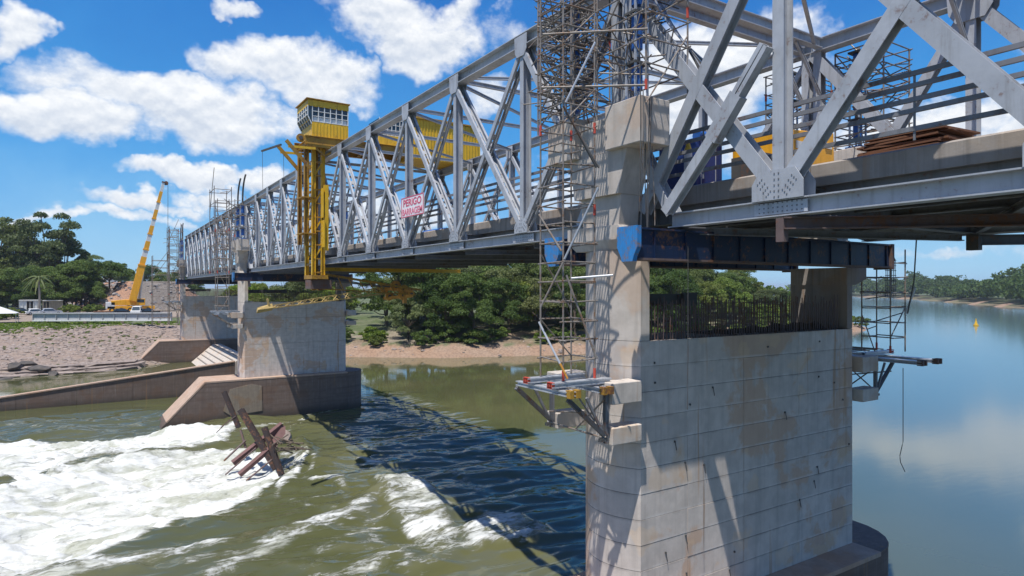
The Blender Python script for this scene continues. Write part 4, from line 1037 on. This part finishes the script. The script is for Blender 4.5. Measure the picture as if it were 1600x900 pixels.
t = tag(MB().tube([G(1525, 509)+Vector((0, 0, z)) for z in (-.2, .3, .35)], .75, 14).build('buoy', 'yellow_paint', smooth=True), 'small yellow marker buoy floating on the calm water at right', 'buoy')
c = G(1525, 509)
MB().tube([c+Vector((0, 0, .35)), c+Vector((0, 0, 1.9))], .5, 12, .12).build('tower', 'yellow_paint', t, smooth=True)
MB().cyl(c+Vector((0, 0, 2.1)), (0, 0, 1), .2, .35, 10).build('lamp', 'yellow_paint', t)

# ------------------------------------------------------------------ things on the left bank
def hz(x, y): return float(height(np.array([x]), np.array([y]))[0][0])
def at(px, t):
    v = D(px, 450, t); return v.x, v.y
# long precast girder
a = D(52, 502, 122); b = D(268, 502, 124); zg = -6.35
g2 = thing('steel_girder', 'very long grey plate girder lying along the grassy bank', 'girder', ((a.x+b.x)/2, (a.y+b.y)/2, zg))
aa, bb = Vector((a.x, a.y, zg+.85)), Vector((b.x, b.y, zg+.85)); dr = (bb-aa).normalized(); nr = Vector((-dr.y, dr.x, 0))
member('web', aa, bb, 'C', 1.3, .1, 'girder_grey', g2, ref=nr)
for z, w2 in ((.70, .22), (-.70, .22)): member('flange', aa+Vector((0, 0, z)), bb+Vector((0, 0, z)), 'C', w2, .62, 'girder_grey' if z > 0 else 'white_paint', g2, ref=nr)
for i in range(13): member('stiffener', aa.lerp(bb, i/12)+Vector((0, 0, -.58)), aa.lerp(bb, i/12)+Vector((0, 0, .58)), 'C', .06, .5, 'girder_grey', g2, ref=nr)
for i in range(4): c = aa.lerp(bb, .1+i*.27); MB().cbox((c.x, c.y, zg-.15), (.5, 1.0, .4)).build('timber_block', 'wood', g2)
def car(label, px, dep, yaw, paint, kind='car', group='cars parked on the bank'):
    x, y = at(px, dep); z = hz(x, y)+.02
    L, Wd, H1, H2 = (4.3, 1.75, .85, 1.45) if kind == 'car' else (5.2, 1.95, 1.15, 2.1)
    R = Matrix.Translation((x, y, z)) @ Matrix.Rotation(yaw, 4, 'Z')
    t = put('parked_'+kind, None, R); tag(t, label, 'car' if kind == 'car' else 'van', group)
    def loc(mb, name, mat, par=t, smooth=False):
        return put(name, mb.mesh(name, mat, smooth), R, par)
    w = Wd/2
    body = MB().hull([(sx*L/2*k, sy*w, zz) for sx in (-1, 1) for sy in (-1, 1) for k, zz in ((1, .35), (1, .62), (.97, H1-.06), (.9, H1))]); bo = loc(body, 'body', paint, smooth=True)
    f0, f1 = (-.42*L, .25*L) if kind == 'car' else (-.48*L, .34*L)
    cabn = MB().hull([(xx, sy*ww, zz) for sy in (-1, 1) for xx, ww, zz in ((f0, w*.95, H1-.05), (f1, w*.95, H1-.05), (f0+.45, w*.78, H2-.06), (f1-.75, w*.78, H2-.06), (f0+.6, w*.7, H2), (f1-.95, w*.7, H2))]); loc(cabn, 'cabin', paint, smooth=True)
    for sy in (-1, 1):
        loc(MB().hull([(xx, sy*ww, zz) for xx, ww, zz in ((f0+.35, w*.945, H1+.03), (f1-.2, w*.945, H1+.03), (f0+.6, w*.82, H2-.14), (f1-.75, w*.82, H2-.14))]+[(xx, sy*(ww-.05), zz) for xx, ww, zz in ((f0+.35, w*.945, H1+.03), (f1-.75, w*.82, H2-.14))]), 'side_window', 'glass')
        for wx_ in (-.31*L, .31*L):
            wl = loc(MB().cyl((wx_, sy*(w-.09), .32), (0, 1, 0), .32, .22, 18), 'wheel', 'black_rubber', smooth=True)
            loc(MB().cyl((wx_, sy*(w+.025), .32), (0, 1, 0), .17, .02, 12), 'rim', 'alu', wl)
    for xx, zx, nm in ((f1, f1-.68, 'windscreen'), (f0, f0+.40, 'rear_window')):
        e = .03 if nm == 'windscreen' else -.03
        loc(MB().hull([(xx+e, sy*w*.85, H1+.0) for sy in (-1, 1)]+[(zx+e, sy*w*.72, H2-.12) for sy in (-1, 1)]+[(xx, sy*w*.85, H1) for sy in (-1, 1)]+[(zx, sy*w*.72, H2-.12) for sy in (-1, 1)]), nm, 'glass')
    for sy in (-1, 1): loc(MB().cbox((L/2-.03, sy*w*.7, .66), (.08, .3, .14)), 'headlight', 'white_paint')
    return t
car('black car parked left of the white and silver cars on the bank', 34, 147, .15, 'black_car')
car('white car parked between the black and the silver car', 57, 146, .3, 'white_paint')
car('silver car parked beside the beige shelter', 79, 146, .2, 'silver_car')
car('white van parked nose on under the crane boom', 214, 148, -1.75, 'white_paint', 'van')
car('dark car parked left of the white van', 192, 150, .2, 'black_car')
car('dark car parked right of the white van', 233, 150, .3, 'black_car')
for px, dep, l in ((163, 228, 'left white car up on the approach embankment'), (172, 231, 'right white car up on the approach embankment')): car(l, px, dep, .2, 'white_paint')
def shelter(label, px0, px1, dep, mat, dark0, dark1):
    x0, y0 = at(px0, dep); x1, y1 = at(px1, dep); z = hz(x0, y0)
    t = thing('site_shelter', label, 'site cabin', (x0, y0, z)); Lx = x1-x0; h = 2.6
    MB().box(x0, x1, y0+.15, y0+2.6, z-.3, z+h).build('wall', mat, t)
    MB().box(x0-.1, x1+.1, y0-.1, y0+2.8, z+h+.003, z+h+.15).build('roof', 'white_paint', t)
    MB().box(x0+Lx*dark0, x0+Lx*dark1, y0+.10, y0+.147, z, z+h-.2).build('doorway', 'black_rubber', t)  # black sheet on the wall stands in for the shade inside
    n = 6
    for i in range(n+1): MB().box(x0+Lx*i/n-.05, x0+Lx*i/n+.05, y0+.03, y0+.099, z, z+h-.02).build('post', mat, t)
shelter('white site cabin by the trees with a black sheet for doorway shade', 30, 62, 157, 'white_paint', .34, .68)
shelter('beige open shelter next to the palm trunk', 67, 97, 158, 'beige_wall', .05, .3)
x, y = at(4, 120); z = hz(x, y)
t = thing('tent', 'white peaked tent roof at the left frame edge', 'tent', (x, y, z))
MB().hull([(x-3.5, y-1.5, z+1.9), (x+2.2, y-1.5, z+1.9), (x-3.5, y+3, z+1.9), (x+2.2, y+3, z+1.9), (x-.8, y+.7, z+3.3)]).build('canopy', 'white_paint', t)
for dx, dy in ((-3.4, -1.4), (2.1, -1.4), (2.1, 2.9), (-3.4, 2.9)): tube('pole', (x+dx, y+dy, z-.1), (x+dx, y+dy, z+1.9), .04, 'alu', t)
x, y = at(160, 143); z = hz(x, y); t = thing('timber_stack', 'dark brown stack of formwork timbers right of the pale slabs', 'timber stack', (x, y, z))
for i in range(5):
    for j in range(3): MB().box(x-1.8+random.uniform(-.2, .2), x+1.8, y+j*.45, y+j*.45+.4, z+i*.26, z+i*.26+.22).build('timber', 'rust_plate', t)
x, y = at(131, 144); z = hz(x, y); t = thing('slab_stack', 'low stacks of pale concrete slabs on the bank', 'slab stack', (x, y, z))
for j in range(3):
    for i in range(3): MB().box(x-2+j*1.35, x-2+j*1.35+1.2, y, y+1.5, z+i*.3, z+i*.3+.25).build('slab', 'concrete_clean', t)

# mobile crane
x, y = at(205, 158); z = -6.0
c = thing('mobile_crane', 'orange mobile crane with long raised striped telescopic boom on the bank', 'mobile crane', (x, y, z))
def cb(name, x0, x1, y0, y1, z0, z1, mat='crane_yellow', par=None): return MB().box(x+x0, x+x1, y+y0, y+y1, z+z0, z+z1).build(name, mat, par or c, bevel=.05)
cb('carrier', -5.0, 5.0, -1.3, 1.3, .8, 1.6); cb('carrier_cab', -5.3, -3.4, -1.3, 1.3, 1.0, 2.6, 'white_paint')
for i in range(5):
    for sy in (-1.2, 1.2):
        w2 = MB().cyl((x-4.0+i*1.9, y+sy, z+.62), (0, 1, 0), .6, .4, 18).build('wheel', 'black_rubber', c, smooth=True)
        MB().cyl((x-4.0+i*1.9, y+sy*1.18, z+.62), (0, 1, 0), .3, .03, 12).build('rim', 'crane_yellow', w2)
MB().hull([(x+a_, y+b_, z+c_) for b_ in (-1.3, 1.3) for a_, c_ in ((-4.2, 1.9), (-4.2, 2.9), (-1, 3.2), (2.2, 3.1), (2.2, 1.75))]).build('superstructure', 'crane_yellow', c, bevel=.05)
cb('operator_cab', 1.0, 2.9, -2.0, -1.32, 1.8, 3.4, 'crane_yellow'); cb('cab_window', 1.2, 2.7, -2.04, -2.003, 2.5, 3.25, 'glass')
p0 = D(207, 470, 157); p1 = D(256, 284, 160); dr = (p1-p0); nS = 6; L = dr.length; wv_ = 2.1
fs_ = [0, .30, .43, .56, .69, .83, 1.0]
for i in range(nS):
    w2 = (1.9, 1.5, 1.32, 1.16, 1.02, .9)[i]; a_, b_ = p0+dr*fs_[i], p0+dr*fs_[i+1]
    m1 = a_.lerp(b_, .5)
    s1 = member('boom_section', a_, m1 if i else b_, 'C', w2, w2*.8, 'crane_yellow', c)
    if i: member('boom_section', m1, b_, 'C', w2*.94, w2*.74, 'white_paint', c)
    cc = b_; member('boom_collar', cc-dr.normalized()*.3, cc, 'C', w2*1.12, w2*.9, 'crane_yellow' if i < nS-1 else 'rust_plate', c)
MB().cyl(p1+Vector((.5, 0, -.3)), (0, 1, 0), .5, .4, 14).build('head_sheave', 'rust_plate', c, smooth=True)
tube('luffing_cylinder', (x+1.6, y, z+2.0), p0+dr*.27+Vector((.5, 0, 0)), .28, 'white_paint', c)
tube('hoist_rope', p1+Vector((.9, 0, -.3)), p1+Vector((.9, 0, -18)), .05, 'tube_dark', c)
MB().cbox(p1+Vector((.9, 0, -18.4)), (.5, .4, .9)).build('hook_block', 'tube_dark', c)

# ------------------------------------------------------------------ rocks
def rock_mesh(seed, mat, flat=.6):
    rr = random.Random(seed); mb = MB(); mb.hull([Vector((rr.gauss(0, 1), rr.gauss(0, 1), rr.gauss(0, 1))).normalized()*rr.uniform(.8, 1.1)*Vector((1, 1, 1)).x for _ in range(22)])
    for v in mb.v: v.z *= flat
    return mb.mesh('rock', mat)
rm = [rock_mesh(i, 'rock_pale') for i in range(4)]; rd = [rock_mesh(i+9, 'rock_dark', .7) for i in range(3)]; rgm = [rock_mesh(i+20, 'rock_grey', .7) for i in range(3)]
rg = random.Random(5)
for k, (px, py, sx, sy, l) in enumerate(((5, 580, 1.8, 1.2, 'dark boulder at the left frame edge by the water'), (22, 574, 1.9, 1.3, 'dark boulder second from the frame edge by the water'), (42, 570, 1.5, 1.3, 'tall dark boulder topping the waterside group'),
                                         (60, 573, 1.8, 1.2, 'dark block shaped boulder in the middle of the waterside group'), (82, 574, 1.3, 1.0, 'small dark boulder at the right end of the waterside group'))):
    v = G(px, py+12); v.z = hz(v.x, v.y)+.2
    m = Matrix.Translation(v) @ Matrix.Rotation(rg.uniform(0, 6), 4, 'Z') @ Matrix.Diagonal((sx, sy, 1.0, 1))
    tag(put('boulder', rd[k % 3], m), l, 'boulder', 'dark boulders by the water')
mb_v = []; mbf = []
def scatter(name, src, spots, mat, kind='stuff'):
    co = []; fc = []; base = 0
    for (x, y, z, s_, a) in spots:
        me = rg.choice(src); ca, sa = math.cos(a), math.sin(a)
        for v in me.vertices: co.append((x+s_*(v.co.x*ca-v.co.y*sa)*1.3, y+s_*(v.co.x*sa+v.co.y*ca), z+s_*v.co.z))
        for p in me.polygons: fc.append(tuple(i+base for i in p.vertices))
        base = len(co)
    me = bpy.data.meshes.new(name); me.from_pydata(co, [], fc); me.materials.append(MT(mat)); return put(name, me, Matrix(), kind=kind)
def spots_in(n, xr, yr, cond, smin, smax):
    xs_ = RNG.uniform(*xr, n); ys_ = RNG.uniform(*yr, n); Zs, dn, db_, E_ = height(xs_, ys_); ok = cond(xs_, ys_, dn, E_, Zs)
    return [(x, y, z-.05, smin+(smax-smin)*rg.random()**3, rg.uniform(0, 6)) for x, y, z, o in zip(xs_, ys_, Zs, ok) if o]
scatter('bank_stones', rm, spots_in(17000, (-45, 24), (108, 146), lambda x, y, d, E_, z: (d > .5) & (d < 27), .05, .48), 'rock_pale')
scatter('riprap', rgm, spots_in(5200, (-20, 24), (160, 300), lambda x, y, d, E_, z: (E_ > z-.25) & (z < 1.4), .25, .75), 'rock_grey')
scatter('sandbank_stones', rm, spots_in(1500, (24, 200), (90, 125), lambda x, y, d, E_, z: (d > .2) & (d < 8), .1, .5), 'rock_pale')
# layered pale ledges at the waterline
lg = thing('rock_ledge', 'pale layered rock ledges along the waterline left of the farthest pier', 'rock ledge', (-2, 111, W))
for k in range(9):
    x0 = -9+k*1.6+rg.uniform(-.9, .9); y0 = 110.2+max(0, x0)*.55; L_ = rg.uniform(3, 6)
    for j in range(3):
        MB().hull([(x0+rg.uniform(-.9, .9)+dx*L_/2, y0+j*1.1+dy+rg.uniform(-.4, .4)+max(0, dx*L_/4)*.5, W-.35+j*.35+dz+rg.uniform(-.15, .12)) for dx in (-1, 1) for dy in (0, 1.6) for dz in (0, .62)]+[(x0, y0+j*.9-.3, W+j*.45+.1)]).build('ledge', 'rock_pale', lg)
# drift branches on the sandbank
for k, (px, py) in enumerate(((590, 553), (612, 556))):
    t = thing('driftwood', ('left' if k == 0 else 'right')+' tangle of bleached driftwood at the edge of the sandbank', 'driftwood', G(px, py)); c0 = G(px, py)+Vector((0, 0, .5))
    for j in range(7):
        d = Vector((rg.uniform(-1, 1), rg.uniform(-.5, .5), rg.uniform(-.25, .35)))*rg.uniform(1.0, 2.6); MB().tube([c0-d*.5, c0+Vector((0, 0, rg.uniform(0, .3))), c0+d], .09, 5, .03).build('branch', 'bark_pale', t, smooth=True)

# ------------------------------------------------------------------ trees
def leaf_cloud(rr, centres, per, size, jit=.25):
    n = len(centres)*per; C_ = np.repeat(np.array([c[:3] for c in centres]), per, 0); R_ = np.repeat(np.array([c[3] for c in centres]), per)
    d = rr.normal(size=(n, 3)); d /= np.linalg.norm(d, axis=1)[:, None]; d[:, 2] = np.abs(d[:, 2])*.9-.25*(rr.random(n) < .4)
    rad = R_*(1-jit*rr.random(n)**1.5*2); P = C_+d*rad[:, None]*np.array([1, 1, .75])
    nrm = d*.7+rr.normal(size=(n, 3))*.65; nrm /= np.linalg.norm(nrm, axis=1)[:, None]
    ref = rr.normal(size=(n, 3)); a = np.cross(nrm, ref); a /= np.linalg.norm(a, axis=1)[:, None]+1e-9; b = np.cross(nrm, a)
    s = size*(.6+.8*rr.random(n)); a *= s[:, None]; b *= (s*.62)[:, None]
    V = np.stack([P-a, P-b*.9, P+a, P+b*.9], 1).reshape(-1, 3)
    return V
def quads_mesh(name, V, mat):
    n = len(V)//4; me = bpy.data.meshes.new(name); me.vertices.add(len(V)); me.vertices.foreach_set('co', V.astype(np.float32).ravel())
    me.loops.add(n*4); me.loops.foreach_set('vertex_index', np.arange(n*4, dtype=np.int32)); me.polygons.add(n)
    me.polygons.foreach_set('loop_start', np.arange(0, n*4, 4, dtype=np.int32)); me.polygons.foreach_set('loop_total', np.full(n, 4, np.int32)); me.update(calc_edges=True)
    me.materials.append(MT(mat)); return me
def tree_proto(seed, h, w, mat, shape, per=170, size=.30, nb=34):
    rr = np.random.default_rng(seed); cs = []
    tr = MB(); pts = [(0, 0, -.6)]; x = y = 0
    th = h*(.42 if shape != 'umbrella' else .62)
    for i in range(1, 6): x += rr.normal()*.05*h*.2; y += rr.normal()*.05*h*.2; pts.append((x, y, th*i/5))
    tr.tube(pts, .028*h, 8, .014*h); topp = Vector(pts[-1])
    for i in range(nb):
        a = rr.random()*6.28
        if shape == 'dome': zf = rr.random()**.8; r = w/2*math.sqrt(max(.05, 1-(zf*1.0-.15)**2))*rr.random()**.45; z = h*(.16+.74*zf)
        elif shape == 'tall': zf = rr.random(); r = w/2*(1-.45*abs(zf-.45)*2)*rr.random()**.5; z = h*(.34+.6*zf)
        elif shape == 'umbrella': r = w/2*rr.random()**.5; z = h*(.92-.26*(r/(w/2))**2+rr.normal()*.035)
        else: zf = rr.random(); r = w/2*rr.random()**.5; z = h*(.1+.75*zf*(1-(r/(w/2))**2*.5))
        c = (math.cos(a)*r, math.sin(a)*r, z, (.10 if shape == 'umbrella' else .135)*w*(.7+.7*rr.random())); cs.append(c)
        if i % 3 == 0:
            c3 = Vector(c[:3]); s0 = Vector(pts[3 if z > th*.7 else 2]); mid = s0.lerp(c3, .5)+Vector((0, 0, -.03*h)); tr.tube([s0, mid, c3], .010*h, 5, .004*h)
    return quads_mesh('crown', leaf_cloud(rr, cs, per, size), mat), tr.mesh('trunk', 'bark', True)
PR = {'dense': [tree_proto(1, 15, 13, 'leaf_dark', 'dome', 430, .205), tree_proto(2, 14, 12, 'leaf_mid', 'dome', 430, .205), tree_proto(3, 16, 14, 'leaf_dark', 'dome', 430, .21, 42)],
      'olive': [tree_proto(4, 14, 12, 'leaf_olive', 'dome', 390, .205), tree_proto(5, 12, 12, 'leaf_olive', 'dome', 390, .205)],
      'bright': [tree_proto(6, 10, 11, 'leaf_bright', 'dome', 390, .205), tree_proto(7, 9, 10, 'leaf_bright', 'dome', 390, .205)],
      'tall': [tree_proto(8, 25, 16, 'leaf_olive', 'tall', 340, .29, 50), tree_proto(9, 24, 14, 'leaf_dark', 'tall', 340, .29, 46)],
      'umbrella': [tree_proto(10, 11, 14, 'leaf_dark', 'umbrella', 200, .28, 34)],
      'bush': [tree_proto(11, 3.2, 4.6, 'leaf_mid', 'bush', 160, .2, 16), tree_proto(12, 2.6, 4.2, 'leaf_bright', 'bush', 160, .19, 15), tree_proto(13, 3.6, 5, 'leaf_dark', 'bush', 170, .2, 17)]}
LAB = {'dense': ('tree', 'dense dark green tree', 'wooded_tree'), 'olive': ('tree', 'grey green loose crowned tree', 'leafy_tree'), 'bright': ('tree', 'low bright green tree', 'leafy_tree'),
       'tall': ('tree', 'tall airy tree', 'tall_tree'), 'umbrella': ('tree', 'dark flat topped tree', 'umbrella_tree'), 'bush': ('bush', 'rounded bush', 'bush')}
def plant(kind, x, y, sc, where, group, label=None, idx=None, zoff=0):
    cr, tk = PR[kind][rg.randrange(len(PR[kind])) if idx is None else idx]
    cat, lb_, nm = LAB[kind]; z = hz(x, y)-.1+zoff
    m = Matrix.Translation((x, y, z)) @ Matrix.Rotation(rg.uniform(0, 6.28), 4, 'Z') @ Matrix.Diagonal((sc*rg.uniform(.9, 1.1), sc*rg.uniform(.9, 1.1), sc, 1))
    t = put(nm, None, m); tag(t, label or (lb_+' '+where), cat, group)
    put('crown', cr, m, t); put('trunk', tk, m, t); return t
# middle bank, seen under the bridge
rows = [(9, 6.8, .80), (17, 7.0, .95), (27, 8.5, 1.05), (40, 10, 1.12)]
bank = [(30, 113), (36, 111), (50, 100), (75, 92), (110, 91), (150, 95), (185, 100)]
def bank_at(s):
    L_ = 0
    for (x0, y0), (x1, y1) in zip(bank[:-1], bank[1:]):
        l = math.hypot(x1-x0, y1-y0)
        if s <= L_+l: f = (s-L_)/l; return x0+(x1-x0)*f-(y1-y0)/l*0, y0+(y1-y0)*f, -(y1-y0)/l, (x1-x0)/l
        L_ += l
    return (*bank[-1], 0, 1)
for ri, (d_, sp, sc) in enumerate(rows):
    s_ = 2.0
    while s_ < 158:
        x, y, nx, ny = bank_at(s_); x += nx*d_+rg.uniform(-1.5, 1.5); y += ny*d_+rg.uniform(-2, 2)
        pxx = 800+FPX*math.tan(math.atan2(x, y)-YAW)
        kind = rg.choices(['dense', 'olive', 'bright'], [.6, .28, .12])[0]
        s2 = sc*rg.uniform(.85, 1.12)
        if pxx < 600: kind = 'bright' if ri < 3 else 'olive'; s2 *= .72
        if pxx < 600 and ri == 0: s_ += sp; continue
        if 1165 < pxx < 1275: s2 *= .72; kind = 'bright' if rg.random() < .6 else 'olive'
        if pxx > 1330: s2 *= .5
        plant(kind, x, y, s2, 'in the wood across the river under the bridge', 'trees on the far bank under the bridge')
        s_ += sp*rg.uniform(.8, 1.25)
for k in range(46):
    s_ = rg.uniform(6, 150); x, y, nx, ny = bank_at(s_); d_ = rg.uniform(3.4, 8); plant('bush', x+nx*d_, y+ny*d_, rg.uniform(.55, 1.15), 'on the sandy bank below the wood', 'bushes on the sandy bank')
for k, (x, y, s2) in enumerate(((188, 104, 1.0), (193, 112, 1.2), (180, 104, 1.1), (196, 122, 1.3))): plant('bush', x, y, s2, '', 'bushes on the point', 'bush on the low point of land behind the right scaffold')
# beyond pier two, distant bright wood under the far span
for k in range(26):
    x = rg.uniform(26, 60); y = rg.uniform(126, 190); plant(rg.choice(['bright', 'olive', 'bright']), x, y, rg.uniform(.6, .9), 'behind the middle pier', 'trees behind the middle pier')
# left bank wood
T = [('tall', -6, 193, 1.10, 0, 'tallest airy tree at the left frame edge'), ('tall', 24, 190, 1.05, 1, 'tall loose tree left of the paired crowns'), ('tall', 74, 188, 1.16, 0, 'broad tall tree leaning right behind the site cabins'),
     ('tall', 100, 192, .98, 1, 'tall tree at the right end of the high wood'), ('tall', 48, 198, .92, 0, 'tall thin tree between the two high crowns')]
for kind, px, dep, sc, ix, l in T:
    x, y = at(px, dep); plant(kind, x, y, sc, '', 'tall trees on the left bank', l, ix)
for k in range(22):
    px = -30+k*8.2+rg.uniform(-3, 3); x, y = at(px, rg.uniform(164, 180)); plant('dense' if k % 3 else 'olive', x, y, rg.uniform(.62, .85), 'behind the parked cars', 'trees behind the parked cars')
for px, dep, sc, l in ((152, 170, .98, 'dark flat topped tree at the foot of the embankment'), (172, 176, .72, 'smaller flat topped tree right of the dark one'), (133, 175, .7, 'flat topped tree half hidden left of the embankment')):
    x, y = at(px, dep); plant('umbrella', x, y, sc, '', 'flat topped trees by the embankment', l)
for px, dep in ((150, 160), (142, 158), (108, 158), (112, 156), (4, 130), (10, 133), (20, 140)):
    x, y = at(px, dep); plant('bush', x, y, .9, 'near the site cabins on the left bank', 'bushes near the site cabins')
for px, dep, sc in ((180, 300, 1), (195, 310, .8), (225, 300, .9), (235, 280, 1), (250, 290, .9), (262, 270, .9), (140, 320, 1.1), (276, 260, .9), (300, 300, 1), (210, 420, 1), (185, 400, 1)):
    x, y = at(px, dep); plant('dense', x, y, sc, 'far beyond the approach embankment', 'trees beyond the embankment')
# grass tufts
for (px, py) in ((42, 570-3), (88, 545), (128, 540), (125, 552), (55, 512)):
    pass
gt = []
xs_ = RNG.uniform(-45, 14, 9000); ys_ = RNG.uniform(132, 156, 9000); Zs, dn, _, E_ = height(xs_, ys_)
ok = (dn > 25) & (dn < 42) & (fbm(xs_*.3, ys_*.3, 3, 77) > .42); cs = np.stack([xs_[ok], ys_[ok], Zs[ok], np.full(ok.sum(), .3)], 1)
V = leaf_cloud(np.random.default_rng(3), [tuple(c) for c in cs], 6, .16); put('grass_tufts', quads_mesh('grass_tufts', V, 'leaf_bright'), Matrix(), kind='stuff', label='bright grass tufts along the top of the stony bank', category='grass')
cs = []
for _ in range(150):
    x = rg.uniform(-34, 10); y = 137-abs(rg.gauss(0, 9)); y = max(y, 114); cs.append((x, y, hz(x, y), rg.uniform(.15, .45)))
V = leaf_cloud(np.random.default_rng(4), cs, 60, .09); put('weeds', quads_mesh('weeds', V, 'leaf_mid'), Matrix(), kind='stuff', label='scattered green weeds between the bank stones', category='weeds')
# palm
x, y = at(61, 150); z = hz(x, y)
pm = thing('palm_tree', 'slim palm with drooping fronds between the two site cabins', 'palm tree', (x, y, z))
MB().tube([(x, y, z-.3), (x+.1, y, z+4), (x-.1, y, z+8.4)], .26, 8, .18).build('trunk', 'bark_pale', pm, smooth=True)
for k in range(18):
    a = k*2.4; el_ = .9-.09*k; mb = MB(); top_ = Vector((x-.1, y, z+8.4)); prev = None
    for j in range(8):
        f = j/7; r = 3.3*f; p_ = top_+Vector((math.cos(a)*r*math.cos(el_*.6), math.sin(a)*r*math.cos(el_*.6), 3.0*f*math.sin(el_)-2.6*f*f))
        if prev is not None:
            wd = .34*(1-f*.7); side = Vector((-math.sin(a), math.cos(a), 0))*wd
            mb.add([prev-side+Vector((0, 0, -.12)), prev, p_, p_-side*.9+Vector((0, 0, -.12))], [(0, 1, 2, 3)]); mb.add([prev, prev+side+Vector((0, 0, -.12)), p_+side*.9+Vector((0, 0, -.12)), p_], [(0, 1, 2, 3)])
        prev = p_
    mb.build('frond', 'leaf_olive', pm)
# far wood on the opposite shore: one mass
cs = []; rr = np.random.default_rng(8)
L_ = [(330, -60), (400, 80), (459, 158), (596, 248), (790, 395), (960, 580), (1150, 790)]
for (x0, y0), (x1, y1) in zip(L_[:-1], L_[1:]):
    l = math.hypot(x1-x0, y1-y0); n = int(l/4.2); nx, ny = (y1-y0)/l, -(x1-x0)/l
    for i in range(n):
        for row in range(3):
            f = rr.random(); d_ = 7+row*13+rr.random()*9; x = x0+(x1-x0)*f+nx*d_; y = y0+(y1-y0)*f+ny*d_; s = 12+9*rr.random()+row*4; big = vnoise(np.array([x*.02]), np.array([y*.02]), 4)[0]
            s *= .55+.75*big
            for q in range(5): cs.append((x+rr.normal()*3, y+rr.normal()*3, W+2.2+s*(.25+.6*rr.random()), 3.2+2*rr.random()))
V = leaf_cloud(rr, cs, 26, 1.35); put('far_wood', quads_mesh('far_wood', V, 'leaf_dark'), Matrix(), kind='stuff', label='low dark wood along the opposite shore at right', category='wood')
cs = []
for i in range(900):
    x = rr.uniform(190, 900); y = 112+(x-190)*.93+rr.uniform(5, 120); s = 8+6*rr.random(); cs.append((x, y, W+3+s*.6*rr.random(), 4+2*rr.random()))
V = leaf_cloud(rr, cs, 26, 1.2); put('upstream_wood', quads_mesh('upstream_wood', V, 'leaf_mid'), Matrix(), kind='stuff', label='wood that follows the near shore upstream behind the pier', category='wood')
# ------------------------------------------------------------------ light summer haze
hb = MB().box(-13000, 13000, -13000, 13000, W-6, 45); mh, th_, ph = base_mat('haze_air'); th_.n.clear()
vo = th_.new('ShaderNodeVolumePrincipled'); vo.inputs['Color'].default_value = (.80, .88, 1, 1); vo.inputs['Density'].default_value = 0.00014; vo.inputs['Anisotropy'].default_value = .2
oo = th_.new('ShaderNodeOutputMaterial'); th_.l.new(vo.outputs[0], oo.inputs['Volume'])
# (the haze box is added once the rest is tuned)
HAZE = True
if HAZE: hb.build('haze', mh, kind='stuff')
